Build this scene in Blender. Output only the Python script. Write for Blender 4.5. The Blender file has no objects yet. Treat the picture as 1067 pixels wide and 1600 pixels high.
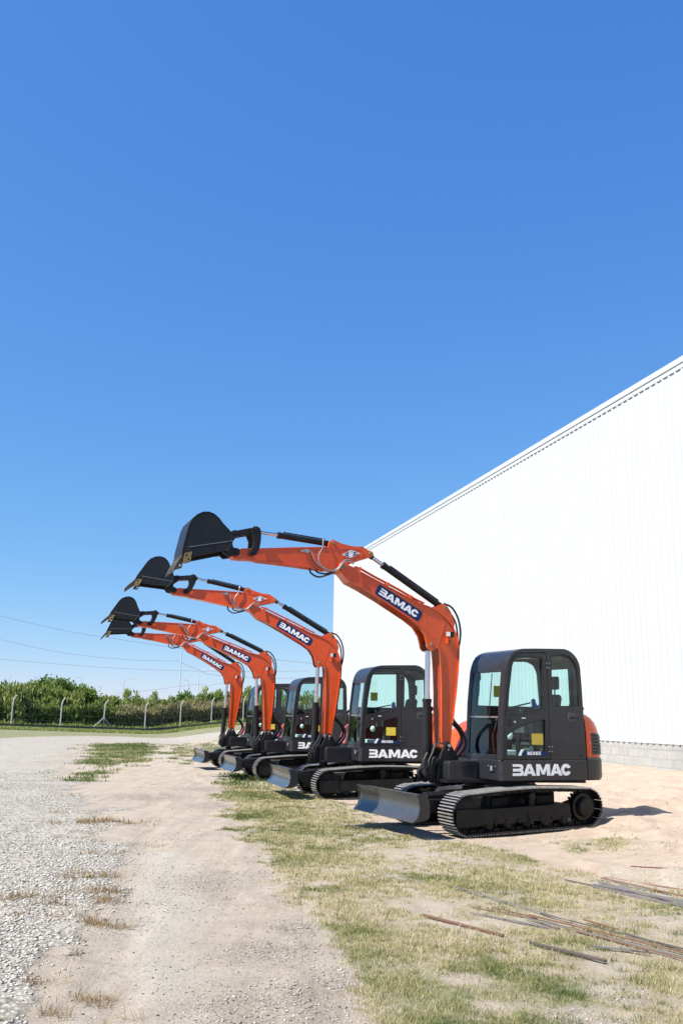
import bpy, bmesh, math, random
import numpy as np
from mathutils import Vector, Matrix
from mathutils.geometry import tessellate_polygon

random.seed(7)
rng = np.random.default_rng(11)
scene = bpy.context.scene
COL = scene.collection
PI = math.pi
rad = math.radians

# ------------------------------------------------------------------ materials
def new_mat(name):
    m = bpy.data.materials.new(name)
    m.use_nodes = True
    nt = m.node_tree
    b = nt.nodes['Principled BSDF']
    return m, nt, b

def N(nt, kind, **kw):
    n = nt.nodes.new(kind)
    for k, v in kw.items():
        if k in n.inputs:
            n.inputs[k].default_value = v
        else:
            setattr(n, k, v)
    return n

def ramp(nt, fac, stops):
    r = nt.nodes.new('ShaderNodeValToRGB')
    e = r.color_ramp.elements
    while len(e) < len(stops):
        e.new(0.5)
    for i, (p, c) in enumerate(stops):
        e[i].position = p
        e[i].color = (*c, 1) if len(c) == 3 else c
    nt.links.new(fac, r.inputs[0])
    return r.outputs[0]

def mixc(nt, fac, a, b, blend='MIX'):
    m = nt.nodes.new('ShaderNodeMix')
    m.data_type = 'RGBA'
    m.blend_type = blend
    for s, v in ((m.inputs[0], fac), (m.inputs[6], a), (m.inputs[7], b)):
        if hasattr(v, 'is_output'):
            nt.links.new(v, s)
        else:
            s.default_value = (*v, 1) if isinstance(v, tuple) and len(v) == 3 else v
    return m.outputs[2]

def math_n(nt, op, a, b=0.0, clamp=False):
    m = nt.nodes.new('ShaderNodeMath')
    m.operation = op
    m.use_clamp = clamp
    for s, v in ((m.inputs[0], a), (m.inputs[1], b)):
        if hasattr(v, 'is_output'):
            nt.links.new(v, s)
        else:
            s.default_value = v
    return m.outputs[0]

def noise(nt, vec, scale, detail=4.0, rough=0.55):
    n = N(nt, 'ShaderNodeTexNoise', Scale=scale, Detail=detail, Roughness=rough)
    if vec is not None:
        nt.links.new(vec, n.inputs['Vector'])
    return n.outputs['Fac']

def paint(name, col, rough=0.4, metal=0.0, coat=0.0, vary=0.12, scale=9.0, bump=0.0, dust=0.0, dustcol=(.32, .27, .22), spec=0.5):
    m, nt, b = new_mat(name)
    tc = N(nt, 'ShaderNodeTexCoord')
    f = noise(nt, tc.outputs['Object'], scale, 5)
    lo = tuple(c * (1 - vary) for c in col)
    hi = tuple(min(1, c * (1 + vary)) for c in col)
    c = ramp(nt, f, [(0.3, lo), (0.7, hi)])
    if dust > 0:
        d = noise(nt, tc.outputs['Object'], 3.1, 8, 0.7)
        d2 = ramp(nt, d, [(0.48, (0, 0, 0)), (0.75, (dust, dust, dust))])
        c = mixc(nt, d2, c, dustcol)
    nt.links.new(c, b.inputs['Base Color'])
    r = ramp(nt, noise(nt, tc.outputs['Object'], 14, 4), [(0.3, (rough * .8,) * 3), (0.7, (min(1, rough * 1.25),) * 3)])
    nt.links.new(r, b.inputs['Roughness'])
    b.inputs['Metallic'].default_value = metal
    b.inputs['Coat Weight'].default_value = coat
    b.inputs['Coat Roughness'].default_value = 0.09
    b.inputs['Specular IOR Level'].default_value = spec
    if bump > 0:
        bp = N(nt, 'ShaderNodeBump', Strength=bump, Distance=0.01)
        nt.links.new(noise(nt, tc.outputs['Object'], 60, 5), bp.inputs['Height'])
        nt.links.new(bp.outputs[0], b.inputs['Normal'])
    return m

def glass_mat(name, tint=(.80, .93, .90)):
    m, nt, b = new_mat(name)
    nt.nodes.remove(b)
    out = nt.nodes['Material Output']
    t = N(nt, 'ShaderNodeBsdfTransparent', Color=(*tint, 1))
    g = N(nt, 'ShaderNodeBsdfGlossy', Color=(1, 1, 1, 1), Roughness=0.02)
    fr = N(nt, 'ShaderNodeFresnel', IOR=1.5)
    mx = N(nt, 'ShaderNodeMixShader')
    gb = N(nt, 'ShaderNodeNewGeometry')
    front = math_n(nt, 'MULTIPLY', fr.outputs[0], math_n(nt, 'SUBTRACT', 1.0, gb.outputs['Backfacing']))
    nt.links.new(front, mx.inputs[0])
    nt.links.new(t.outputs[0], mx.inputs[1])
    nt.links.new(g.outputs[0], mx.inputs[2])
    nt.links.new(mx.outputs[0], out.inputs[0])
    return m

M = {}
M['orange'] = paint('orange_paint', (0.60, 0.068, 0.006), .36, coat=.5, vary=.09, spec=.3, dust=.06, dustcol=(.30, .11, .05))
M['char'] = paint('charcoal_paint', (.0155, .0165, .0205), .40, coat=.35, vary=.12, dust=.025, bump=.02, spec=.3)
M['black'] = paint('black_steel', (.0065, .0065, .007), .5, vary=.3, dust=.03, bump=.03, spec=.3)
M['under'] = paint('undercarriage_black', (.006, .006, .0062), .5, vary=.3, dust=.05, bump=.04, spec=.25)
M['shoe'] = paint('track_steel', (0.255, 0.251, 0.242), .42, metal=.35, vary=.35, dust=.35, dustcol=(0.255, 0.230, 0.196), bump=.1)
M['blade'] = paint('blade_paint', (.038, .041, .047), .30, coat=.3, vary=.12, dust=.10, dustcol=(.15, .135, .12))
M['bucket'] = paint('bucket_paint', (.0075, .009, .012), .45, vary=.2, dust=.03, bump=.03, spec=.3)
M['chrome'] = paint('chrome_rod', (.62, .62, .62), .22, metal=1.0, vary=.05)
M['rubber'] = paint('rubber_hose', (.012, .012, .012), .6, vary=.2)
M['pipe'] = paint('bright_pipe', (.36, .345, .33), .38, metal=.8, vary=.3)
M['blue'] = paint('blue_decal', (.003, .024, .10), .5, vary=.05, spec=.2)
M['white'] = paint('white_decal', (.82, .82, .82), .45, vary=.03)
M['yellow'] = paint('yellow_sticker', (.66, .50, .05), .5, vary=.1, scale=30)
M['gold'] = paint('cutter_paint', (.20, .15, .055), .5, vary=.5, scale=25, bump=.1)
M['rust_tip'] = paint('tooth_steel', (.05, .036, .026), .6, metal=.1, vary=.5, scale=30)
M['louvre'] = paint('louvre_grey', (.05, .05, .052), .5)
M['weld'] = paint('weld_bead', (.17, .17, .165), .5, vary=.4, scale=40)
M['seal'] = paint('window_seal', (.008, .008, .008), .6)
M['seat'] = paint('seat_fabric', (.035, .04, .045), .8, vary=.2)
M['trim'] = paint('cab_trim', (.08, .08, .075), .7, vary=.2)
M['knob'] = paint('pale_knob', (.62, .62, .60), .5)
M['bluewrap'] = paint('blue_plastic', (.01, .07, .36), .3, vary=.4, scale=25)
M['lamp'] = paint('lamp_lens', (.75, .75, .75), .12, metal=.7)
M['post'] = paint('concrete_post', (0.340, 0.333, 0.318), .85, vary=.15, bump=.2)
M['pole'] = paint('pole_paint', (0.488, 0.496, 0.503), .5, vary=.06)
M['farpole'] = paint('grey_pole', (.30, .32, .34), .6, vary=.06)
M['wire'] = paint('cable_black', (.10, .11, .13), .6)
M['lowwall'] = paint('dark_plinth', (.085, .085, .085), .9, vary=.4, scale=1.5, bump=.2)
M['glass'] = glass_mat('cab_glass', (.85, .955, .945))
M['bolt'] = paint('zinc_bolt', (.45, .45, .43), .4, metal=.7)

def wall_mat():
    m, nt, b = new_mat('white_sheet_steel')
    tc = N(nt, 'ShaderNodeTexCoord')
    mp = N(nt, 'ShaderNodeMapping')
    mp.inputs['Scale'].default_value = (1.2, 1.2, .08)
    nt.links.new(tc.outputs['Object'], mp.inputs[0])
    f = noise(nt, mp.outputs[0], 2.0, 6, .6)
    c = ramp(nt, f, [(.3, (.40, .425, .437)), (.7, (.425, .445, .455))])
    nt.links.new(c, b.inputs['Base Color'])
    b.inputs['Roughness'].default_value = .45
    return m
M['sheet'] = wall_mat()

def block_mat():
    m, nt, b = new_mat('concrete_block')
    tc = N(nt, 'ShaderNodeTexCoord')
    sep = N(nt, 'ShaderNodeSeparateXYZ')
    nt.links.new(tc.outputs['Object'], sep.inputs[0])
    cb = N(nt, 'ShaderNodeCombineXYZ')
    nt.links.new(sep.outputs[0], cb.inputs[0])
    nt.links.new(sep.outputs[2], cb.inputs[1])
    br = N(nt, 'ShaderNodeTexBrick', Scale=1.0)
    br.inputs['Color1'].default_value = (0.437, 0.425, 0.398, 1)
    br.inputs['Color2'].default_value = (0.382, 0.374, 0.355, 1)
    br.inputs['Mortar'].default_value = (0.296, 0.289, 0.273, 1)
    br.inputs['Brick Width'].default_value = .40
    br.inputs['Row Height'].default_value = .20
    br.inputs['Mortar Size'].default_value = .010
    br.inputs['Mortar Smooth'].default_value = .2
    nt.links.new(cb.outputs[0], br.inputs['Vector'])
    f = noise(nt, tc.outputs['Object'], 5, 8, .7)
    c = mixc(nt, .35, br.outputs['Color'], ramp(nt, f, [(.3, (0.281, 0.273, 0.257)), (.7, (0.484, 0.468, 0.437))]))
    nt.links.new(c, b.inputs['Base Color'])
    b.inputs['Roughness'].default_value = .95
    bp = N(nt, 'ShaderNodeBump', Strength=.6, Distance=.01)
    nt.links.new(math_n(nt, 'SUBTRACT', math_n(nt, 'MULTIPLY', f, .5), br.outputs['Fac']), bp.inputs['Height'])
    nt.links.new(bp.outputs[0], b.inputs['Normal'])
    return m
M['block'] = block_mat()

def attr_mat(name, stops, rough=.7, transl=.25, attr='tone'):
    """leaf / blade material: a per-leaf random tone picks the colour"""
    m, nt, b = new_mat(name)
    a = N(nt, 'ShaderNodeAttribute', attribute_name=attr)
    c = ramp(nt, a.outputs['Fac'], stops)
    nt.links.new(c, b.inputs['Base Color'])
    b.inputs['Roughness'].default_value = rough
    b.inputs['Specular IOR Level'].default_value = .25
    if transl > 0:
        out = nt.nodes['Material Output']
        t = N(nt, 'ShaderNodeBsdfTranslucent')
        nt.links.new(c, t.inputs[0])
        mx = N(nt, 'ShaderNodeMixShader')
        mx.inputs[0].default_value = transl
        nt.links.new(b.outputs[0], mx.inputs[1])
        nt.links.new(t.outputs[0], mx.inputs[2])
        nt.links.new(mx.outputs[0], out.inputs[0])
    return m

M['grassblade'] = attr_mat('grass_blades', [(0, (0.074, 0.115, 0.033)), (.25, (0.135, 0.168, 0.048)), (.45, (0.245, 0.240, 0.088)), (.7, (0.385, 0.335, 0.168)), (1, (0.485, 0.425, 0.262))], transl=.28)
M['strawblade'] = attr_mat('straw_blades', [(0, (0.163, 0.111, 0.052)), (.5, (0.281, 0.185, 0.089)), (1, (0.370, 0.281, 0.155))])
M['leaf'] = attr_mat('bush_leaves', [(0, (0.048, 0.100, 0.016)), (.5, (0.118, 0.200, 0.036)), (1, (0.207, 0.274, 0.059))], transl=.48)
M['reed'] = attr_mat('tall_weed_leaves', [(0, (0.104, 0.155, 0.033)), (.5, (0.222, 0.281, 0.070)), (1, (0.355, 0.363, 0.133))], transl=.48)
M['dryreed'] = attr_mat('dry_tall_grass', [(0, (0.163, 0.170, 0.067)), (.5, (0.311, 0.281, 0.133)), (1, (0.429, 0.355, 0.207))], transl=.5)
M['bark'] = paint('bark', (.12, .09, .065), .9, vary=.3, bump=.3)
M['stone'] = attr_mat('gravel_stone', [(0, (0.126, 0.115, 0.096)), (.3, (0.311, 0.289, 0.248)), (.75, (0.459, 0.433, 0.381)), (1, (0.562, 0.540, 0.488))], rough=.9, transl=0)

def bar_mat(name, a, b_, sc=2.0):
    m, nt, b = new_mat(name)
    tc = N(nt, 'ShaderNodeTexCoord')
    f = noise(nt, tc.outputs['Object'], sc, 8, .7)
    c = ramp(nt, f, [(.38, a), (.62, b_)])
    nt.links.new(c, b.inputs['Base Color'])
    b.inputs['Roughness'].default_value = .6
    b.inputs['Metallic'].default_value = .3
    return m
M['bar_grey'] = bar_mat('weathered_steel', (0.128, 0.136, 0.152), (0.192, 0.160, 0.136))
M['bar_rust'] = bar_mat('rusty_steel', (0.190, 0.082, 0.038), (0.130, 0.098, 0.075))
M['bar_dark'] = bar_mat('dark_steel', (0.060, 0.056, 0.054), (0.136, 0.096, 0.072))

# ------------------------------------------------------------------ object helpers
def link(o, parent=None):
    COL.objects.link(o)
    if parent is not None:
        o.parent = parent
    return o

def tag(o, label=None, cat=None, group=None, kind=None):
    if label: o['label'] = label
    if cat: o['category'] = cat
    if group: o['group'] = group
    if kind: o['kind'] = kind
    return o

def empty(name, loc=(0, 0, 0), rz=0.0):
    o = bpy.data.objects.new(name, None)
    o.empty_display_size = .3
    link(o)
    o.location = loc
    o.rotation_euler = (0, 0, rz)
    return o

def children(o):
    return [c for c in bpy.data.objects if c.parent == o]

class MB:
    def __init__(s):
        s.v = []
        s.f = []
        s.slot = {}
    def add(s, vs, fs):
        n = len(s.v)
        s.v += [tuple(p) for p in vs]
        s.f += [tuple(i + n for i in f) for f in fs]
        return s
    def box(s, c, d, rot=None):
        x, y, z = d[0] / 2, d[1] / 2, d[2] / 2
        vs = [Vector(p) for p in ((-x, -y, -z), (x, -y, -z), (x, y, -z), (-x, y, -z), (-x, -y, z), (x, -y, z), (x, y, z), (-x, y, z))]
        if rot is not None:
            vs = [rot @ p for p in vs]
        vs = [p + Vector(c) for p in vs]
        return s.add(vs, [(0, 3, 2, 1), (4, 5, 6, 7), (0, 1, 5, 4), (1, 2, 6, 5), (2, 3, 7, 6), (3, 0, 4, 7)])
    def bar(s, a, b, w, h):
        """box beam from a to b: w across (horizontal), h in the other direction"""
        a, b = Vector(a), Vector(b)
        d = b - a
        q = d.to_track_quat('X', 'Z').to_matrix()
        return s.box((a + b) / 2, (d.length, w, h), q)
    def tube(s, pts, r, n=8, caps=True):
        pts = [Vector(p) for p in pts]
        rs = r if isinstance(r, (list, tuple)) else [r] * len(pts)
        rings = []
        up = Vector((0, 0, 1))
        prev = None
        for i, p in enumerate(pts):
            t = (pts[min(i + 1, len(pts) - 1)] - pts[max(i - 1, 0)]).normalized()
            if prev is None:
                ref = up if abs(t.dot(up)) < .95 else Vector((0, 1, 0))
                u = t.cross(ref).normalized()
            else:
                u = (prev - t * prev.dot(t)).normalized()
            prev = u
            w = t.cross(u)
            rings.append([p + (u * math.cos(2 * PI * k / n) + w * math.sin(2 * PI * k / n)) * rs[i] for k in range(n)])
        vs = [q for ring in rings for q in ring]
        fs = []
        for i in range(len(pts) - 1):
            for k in range(n):
                a, b = i * n + k, i * n + (k + 1) % n
                fs.append((a, b, b + n, a + n))
        if caps:
            fs.append(tuple(range(n - 1, -1, -1)))
            m = (len(pts) - 1) * n
            fs.append(tuple(range(m, m + n)))
        return s.add(vs, fs)
    def cyl(s, a, b, r, n=24):
        return s.tube([a, b], r, n)
    def plate(s, outer, holes, mp, w0, w1):
        """2-D outline (with holes) extruded from w0 to w1; mp maps (u, v, w) to xyz"""
        loops = [list(outer)] + [list(h) for h in holes]
        flat = [p for l in loops for p in l]
        tris = tessellate_polygon([[Vector((p[0], p[1], 0)) for p in l] for l in loops])
        n = len(flat)
        vs = [mp(p[0], p[1], w0) for p in flat] + [mp(p[0], p[1], w1) for p in flat]
        fs = [tuple(t) for t in tris] + [tuple(i + n for i in reversed(t)) for t in tris]
        o = 0
        for l in loops:
            k = len(l)
            for i in range(k):
                a, b = o + i, o + (i + 1) % k
                fs.append((a, b, b + n, a + n))
            o += k
        return s.add(vs, fs)
    def ribbon(s, path, mp, w0, w1, th):
        """sheet of thickness th following a 2-D path, from w0 to w1"""
        off = offset_open(path, th)
        return s.plate(list(path) + off[::-1], [], mp, w0, w1)
    def loft(s, rings, closed=True, caps=True):
        n = len(rings[0])
        vs = [p for r in rings for p in r]
        fs = []
        for i in range(len(rings) - 1):
            for k in range(n if closed else n - 1):
                a, b = i * n + k, i * n + (k + 1) % n
                fs.append((a, b, b + n, a + n))
        if caps:
            fs.append(tuple(range(n - 1, -1, -1)))
            m = (len(rings) - 1) * n
            fs.append(tuple(range(m, m + n)))
        return s.add(vs, fs)
    def sphere(s, c, r, sc=(1, 1, 1), n=12, m=8):
        rings = []
        for i in range(1, m):
            th = PI * i / m
            rings.append([(c[0] + r * sc[0] * math.sin(th) * math.cos(2 * PI * k / n), c[1] + r * sc[1] * math.sin(th) * math.sin(2 * PI * k / n), c[2] + r * sc[2] * math.cos(th)) for k in range(n)])
        return s.loft(rings)
    def build(s, name, mat, parent=None, bevel=0.0, seg=2, sharp=35, tilt=None):
        me = bpy.data.meshes.new(name)
        vs = s.v if tilt is None else [(x, y, z + tilt(x)) for x, y, z in s.v]
        me.from_pydata(vs, [], s.f)
        if s.slot:
            for i, k in s.slot.items():
                me.polygons[i].material_index = k
        bm = bmesh.new()
        bm.from_mesh(me)
        bmesh.ops.recalc_face_normals(bm, faces=bm.faces)
        if bevel > 0:
            bmesh.ops.dissolve_limit(bm, angle_limit=rad(1), verts=bm.verts, edges=bm.edges)
        bm.to_mesh(me)
        bm.free()
        me.shade_smooth()
        me.set_sharp_from_angle(angle=rad(sharp))
        me.materials.append(mat)
        o = bpy.data.objects.new(name, me)
        link(o, parent)
        if bevel > 0:
            b = o.modifiers.new('bevel', 'BEVEL')
            b.width = bevel
            b.segments = seg
            b.limit_method = 'ANGLE'
            b.angle_limit = rad(32)
            b.harden_normals = True
        return o

def offset_open(path, d):
    out = []
    for i, p in enumerate(path):
        a = path[max(i - 1, 0)]
        b = path[min(i + 1, len(path) - 1)]
        t = Vector((b[0] - a[0], b[1] - a[1])).normalized()
        out.append((p[0] - t.y * d, p[1] + t.x * d))
    return out

def offset_poly(poly, d):
    """grow (d > 0) a closed outline"""
    ar = sum(poly[i][0] * poly[(i + 1) % len(poly)][1] - poly[(i + 1) % len(poly)][0] * poly[i][1] for i in range(len(poly)))
    sg = 1 if ar > 0 else -1
    out = []
    n = len(poly)
    for i in range(n):
        a, p, b = Vector(poly[i - 1]), Vector(poly[i]), Vector(poly[(i + 1) % n])
        t1, t2 = (p - a).normalized(), (b - p).normalized()
        n1, n2 = Vector((t1.y, -t1.x)), Vector((t2.y, -t2.x))
        m = (n1 + n2)
        m = m / max(.35, m.length) if m.length > 0 else n1
        k = 1 / max(.5, m.dot(n1))
        out.append((p.x + sg * m.x * d * k, p.y + sg * m.y * d * k))
    return out

def round_poly(poly, r, seg=5):
    """round the corners of an outline"""
    out = []
    n = len(poly)
    for i in range(n):
        a, p, b = Vector(poly[i - 1]), Vector(poly[i]), Vector(poly[(i + 1) % n])
        l = min(r, (a - p).length * .45, (b - p).length * .45)
        s, e = p + (a - p).normalized() * l, p + (b - p).normalized() * l
        for k in range(seg + 1):
            t = k / seg
            q = s * (1 - t) ** 2 + p * 2 * t * (1 - t) + e * t * t
            out.append((q.x, q.y))
    return out

def smooth_path(pts, sub=6):
    """Catmull-Rom through 3-D points"""
    P = [Vector(p) for p in pts]
    P = [P[0] * 2 - P[1]] + P + [P[-1] * 2 - P[-2]]
    out = []
    for i in range(1, len(P) - 2):
        for k in range(sub):
            t = k / sub
            a, b, c, d = P[i - 1], P[i], P[i + 1], P[i + 2]
            out.append(.5 * ((2 * b) + (c - a) * t + (2 * a - 5 * b + 4 * c - d) * t * t + (3 * b - a - 3 * c + d) * t ** 3))
    out.append(P[-2])
    return out

XZ = lambda u, v, w: (u, w, v)          # outline in side view, extruded across
XY = lambda u, v, w: (u, v, w)          # outline in plan, extruded upwards
YZ = lambda u, v, w: (w, u, v)          # outline in front view

# ------------------------------------------------------------------ lettering
def arc(cx, cy, rx, ry, a0, a1, n=14):
    return [(cx + rx * math.cos(rad(a0 + (a1 - a0) * i / n)), cy + ry * math.sin(rad(a0 + (a1 - a0) * i / n))) for i in range(n + 1)]
G_B = [[(0, 0), (.93, 0), (1.10, .05), (1.19, .16), (1.19, .37), (1.08, .5), (1.16, .62), (1.16, .83), (1.07, .95), (.90, 1), (0, 1), (.05, .78), (.80, .78), (.85, .70), (.80, .62), (.05, .62), (.05, .38), (.82, .38), (.88, .31), (.82, .23), (0, .23)]]
G_A = [[(0, 0), (.50, 1), (.88, 1), (1.38, 0), (.98, 0), (.90, .17), (.47, .17), (.39, 0)], [(.57, .40), (.69, .70), (.80, .40)]]
G_M = [[(0, 0), (0, 1), (.44, 1), (.77, .42), (1.09, 1), (1.53, 1), (1.53, 0), (1.17, 0), (1.17, .58), (.90, .10), (.63, .10), (.36, .58), (.36, 0)]]
G_C = [arc(.55, .5, .56, .52, 24, 336, 26) + arc(.55, .5, .22, .22, 330, 30, 18)]
WORD = [(G_B, 0), (G_A, 1.16), (G_M, 2.62), (G_A, 4.17), (G_C, 5.44)]
E_ = lambda w: [[(0, 0), (w, 0), (w, .2), (.24, .2), (.24, .4), (w * .92, .4), (w * .92, .6), (.24, .6), (.24, .8), (w, .8), (w, 1), (0, 1)]]
G_b = [[(0, 0), (.62, 0), (.78, .08), (.83, .25), (.78, .44), (.68, .52), (.77, .62), (.79, .8), (.72, .94), (.58, 1), (0, 1)], [(.24, .2), (.24, .4), (.54, .4), (.58, .3), (.54, .2)], [(.24, .6), (.24, .8), (.5, .8), (.55, .7), (.5, .6)]]
G_X = [[(0, 0), (.28, 0), (.47, .33), (.66, 0), (.94, 0), (.61, .51), (.92, 1), (.64, 1), (.47, .7), (.30, 1), (.02, 1), (.33, .51)]]
G_6 = [[(.1, .0), (.65, .0), (.8, .12), (.8, .5), (.66, .62), (.26, .62), (.26, .8), (.78, .8), (.74, 1), (.14, 1), (0, .86), (0, .12)], [(.26, .18), (.26, .44), (.55, .44), (.55, .18)]]
G_5 = [[(0, 0), (.66, 0), (.8, .12), (.8, .5), (.66, .63), (.26, .63), (.26, .8), (.76, .8), (.76, 1), (.02, 1), (.02, .44), (.52, .44), (.55, .4), (.55, .22), (.52, .18), (0, .18)]]
MODEL = [(G_b, 0), (E_(.74), .95), (G_X, 1.78), (G_6, 2.82), (G_5, 3.72)]
def letters(mb, word, org, eu, ev, hu, hv, mp, w0, w1):
    """lay a word out from org along eu (unit hu) and ev (unit hv)"""
    f = lambda u, v: (org[0] + eu[0] * u * hu + ev[0] * v * hv, org[1] + eu[1] * u * hu + ev[1] * v * hv)
    for g, x in word:
        loops = [[f(u + x, v) for u, v in l] for l in g]
        mb.plate(loops[0], loops[1:], mp, w0, w1)

# ------------------------------------------------------------------ sky, sun, camera
SUN = Vector((-.726, -.410, 1.0)).normalized()
W = bpy.data.worlds.new('World')
scene.world = W
W.use_nodes = True
wn = W.node_tree
bg = wn.nodes['Background']
sky = wn.nodes.new('ShaderNodeTexSky')
sky.sky_type = 'NISHITA'
sky.sun_disc = False
sky.sun_elevation = math.asin(SUN.z)
sky.sun_rotation = math.atan2(SUN.x, SUN.y) % (2 * PI)
sky.altitude = 0
sky.air_density = 1.0
sky.dust_density = 0
sky.ozone_density = 10
# deepen the clear blue: a gain and a gamma for each channel of the sky
ss = wn.nodes.new('ShaderNodeSeparateColor')
sc_ = wn.nodes.new('ShaderNodeCombineColor')
wn.links.new(sky.outputs[0], ss.inputs[0])
for i, (gain, gam) in enumerate(((.83, .98), (.785, .71), (.93, .37))):
    v = math_n(wn, 'MULTIPLY', ss.outputs[i], .168)
    v = math_n(wn, 'POWER', v, gam)
    v = math_n(wn, 'MULTIPLY', v, gain / .168)
    wn.links.new(v, sc_.inputs[i])
wn.links.new(sc_.outputs[0], bg.inputs[0])
bg.inputs[1].default_value = .075

sl = bpy.data.lights.new('sun', 'SUN')
sl.energy = 4.6
sl.angle = rad(.53)
sl.color = (1, .95, .88)
so = bpy.data.objects.new('sun', sl)
link(so)
so.rotation_euler = (-SUN).to_track_quat('-Z', 'Y').to_euler()
so.location = SUN * 60

cam = bpy.data.cameras.new('camera')
cam.sensor_fit = 'VERTICAL'
cam.sensor_height = 36
cam.lens = 31.5
cam.clip_end = 6000
co = bpy.data.objects.new('camera', cam)
link(co)
pitch, roll = math.atan2(318, 1400), rad(1.1)
fw = Vector((0, math.cos(pitch), math.sin(pitch)))
r0 = Vector((1, 0, 0))
u0 = r0.cross(fw)
rr = r0 * math.cos(roll) + u0 * math.sin(roll)
uu = u0 * math.cos(roll) - r0 * math.sin(roll)
mat = Matrix((rr, uu, -fw)).transposed().to_4x4()
mat.translation = (0, 0, 1.65)
co.matrix_world = mat
scene.camera = co
scene.view_settings.view_transform = 'Standard'
scene.view_settings.look = 'None'
scene.view_settings.gamma = 1
scene.view_settings.exposure = 1.17

# ------------------------------------------------------------------ ground
def vnoise(x, y, seed=0):
    xi, yi = np.floor(x).astype(np.int64), np.floor(y).astype(np.int64)
    fx, fy = x - xi, y - yi
    fx, fy = fx * fx * (3 - 2 * fx), fy * fy * (3 - 2 * fy)
    def h(a, b):
        n = (a * 374761393 + b * 668265263 + seed * 982451653) & 0x7fffffff
        n = ((n ^ (n >> 13)) * 1274126177) & 0x7fffffff
        n = n ^ (n >> 16)
        return (n & 0xffff) / 65535.0
    return (h(xi, yi) * (1 - fx) + h(xi + 1, yi) * fx) * (1 - fy) + (h(xi, yi + 1) * (1 - fx) + h(xi + 1, yi + 1) * fx) * fy
def fbm(x, y, sc, oct=4, seed=0):
    t, a, s = 0, .5, 0
    for i in range(oct):
        t = t + a * vnoise(x * sc * 2 ** i + 17.3 * i, y * sc * 2 ** i - 9.1 * i, seed + i)
        s += a
        a *= .5
    return t / s
def sstep(a, b, x):
    t = np.clip((x - a) / (b - a), 0, 1)
    return t * t * (3 - 2 * t)
def sdist(x, y, poly):
    """signed distance to a closed outline, positive inside"""
    d = np.full(x.shape, 1e9)
    ins = np.zeros(x.shape, bool)
    n = len(poly)
    for i in range(n):
        (ax, ay), (bx, by) = poly[i], poly[(i + 1) % n]
        ex, ey = bx - ax, by - ay
        t = np.clip(((x - ax) * ex + (y - ay) * ey) / (ex * ex + ey * ey + 1e-12), 0, 1)
        d = np.minimum(d, np.hypot(x - ax - t * ex, y - ay - t * ey))
        c = ((ay > y) != (by > y)) & (x < (bx - ax) * (y - ay) / (by - ay + 1e-12) + ax)
        ins ^= c
    return np.where(ins, d, -d)

WX0, WK = 13.40, -.267                   # warehouse front: x = WX0 + WK * y
WCOS = 1 / math.hypot(1, WK)
GRAVEL = [(-13.4, 49.65), (-11.35, 39.5), (-9.1, 30.6), (-7.0, 23.4), (-4.9, 17.74), (-3.34, 13.2), (-2.53, 10.54), (-2.18, 8.77), (-1.95, 7.53), (-1.8, 6.6), (-1.7, 5.9), (-1.7, 5.3), (-1.7, 2), (-60, 2), (-60, 30), (-20.6, 56.5), (-20.2, 61), (-19.2, 66), (-16.5, 71), (-8.9, 71.5), (14, 73), (14, 63), (-7.6, 61.5), (-13, 58.5), (-15.2, 55)]
GRASS = [(-2.76, 22.35), (-2.43, 19.73), (-1.44, 14.26), (-.97, 11.7), (-.51, 9.25), (-.17, 8.14), (0, 7.08), (.16, 6.14), (.3, 5.59), (.42, 5.2), (.9, 2), (40, 2), (40, 9), (3.6, 9.7), (2.43, 10.7), (2.0, 12.6), (.9, 13.6), (.4, 16.4), (-.9, 21.4), (-2.2, 26.5), (-3.2, 27.5)]
SAND = [(3.6, 9.7), (2.43, 10.7), (2.0, 12.6), (.9, 13.6), (.4, 16.4), (-.9, 21.4), (-2.2, 26.5), (-3.9, 32), (0, 50), (40, 50), (40, 9)]
PATCH1 = [(-13.5, 49.3), (-13.2, 52), (-12.0, 57), (-9.88, 51.65), (-7.74, 39.2), (-7.04, 31.4), (-7.27, 29.3), (-6.16, 24.9), (-6.27, 23.1), (-7.12, 24.1), (-7.29, 27.5), (-9.08, 35.5)]
PATCH2 = [(-9.5, 44), (-8.6, 56), (-3.0, 56), (-2, 40), (-4.6, 33), (-5.8, 34.2)]
PATCH3 = [(3.0, 12.0), (2.6, 12.9), (3.2, 13.7), (3.9, 13.2), (3.8, 12.3)]
BARE = [(.98, 15.1, .8), (1.37, 11.5, .7), (.83, 10.5, .45), (.9, 8.6, .4), (.87, 6.33, .22), (.92, 5.75, .2), (1.39, 5.6, .25), (1.75, 6.1, .25), (2.81, 8.2, .35), (3.07, 9.61, .6), (2.35, 10.7, .5), (1.0, 7.9, .3), (1.9, 6.75, .2), (1.55, 5.25, .3), (1.2, 12.6, .5)]
LUSH = [(.18, 6.74, .35), (.29, 6.29, .3), (.55, 6.1, .3), (.94, 6.5, .25), (.7, 5.9, .3), (1.44, 6.1, .3), (2.5, 11.6, .6), (.2, 7.6, .3), (-.6, 11, .5), (-1.3, 15.5, .7), (-2.0, 19, .8), (1.2, 5.3, .35), (.5, 5.4, .2)]
DARKP = [(-1.25, 9.6, .35, .6), (-.33, 5.65, .42, .45), (-2.3, 17.2, .5, .7), (-.44, 6.9, .35, .35), (-3.7, 18.7, .9, .8), (-.25, 7.7, .2, .3), (-2.8, 21, .7, .8), (.05, 6.3, .2, .3)]
PALE = [(-2.39, 11.52), (-1.75, 11.6), (-1.14, 8.87), (-1.05, 6.66), (-.62, 5.38), (-.6, 3), (-1.15, 3), (-1.0, 5.36), (-1.47, 6.97), (-1.86, 8.8)]
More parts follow.
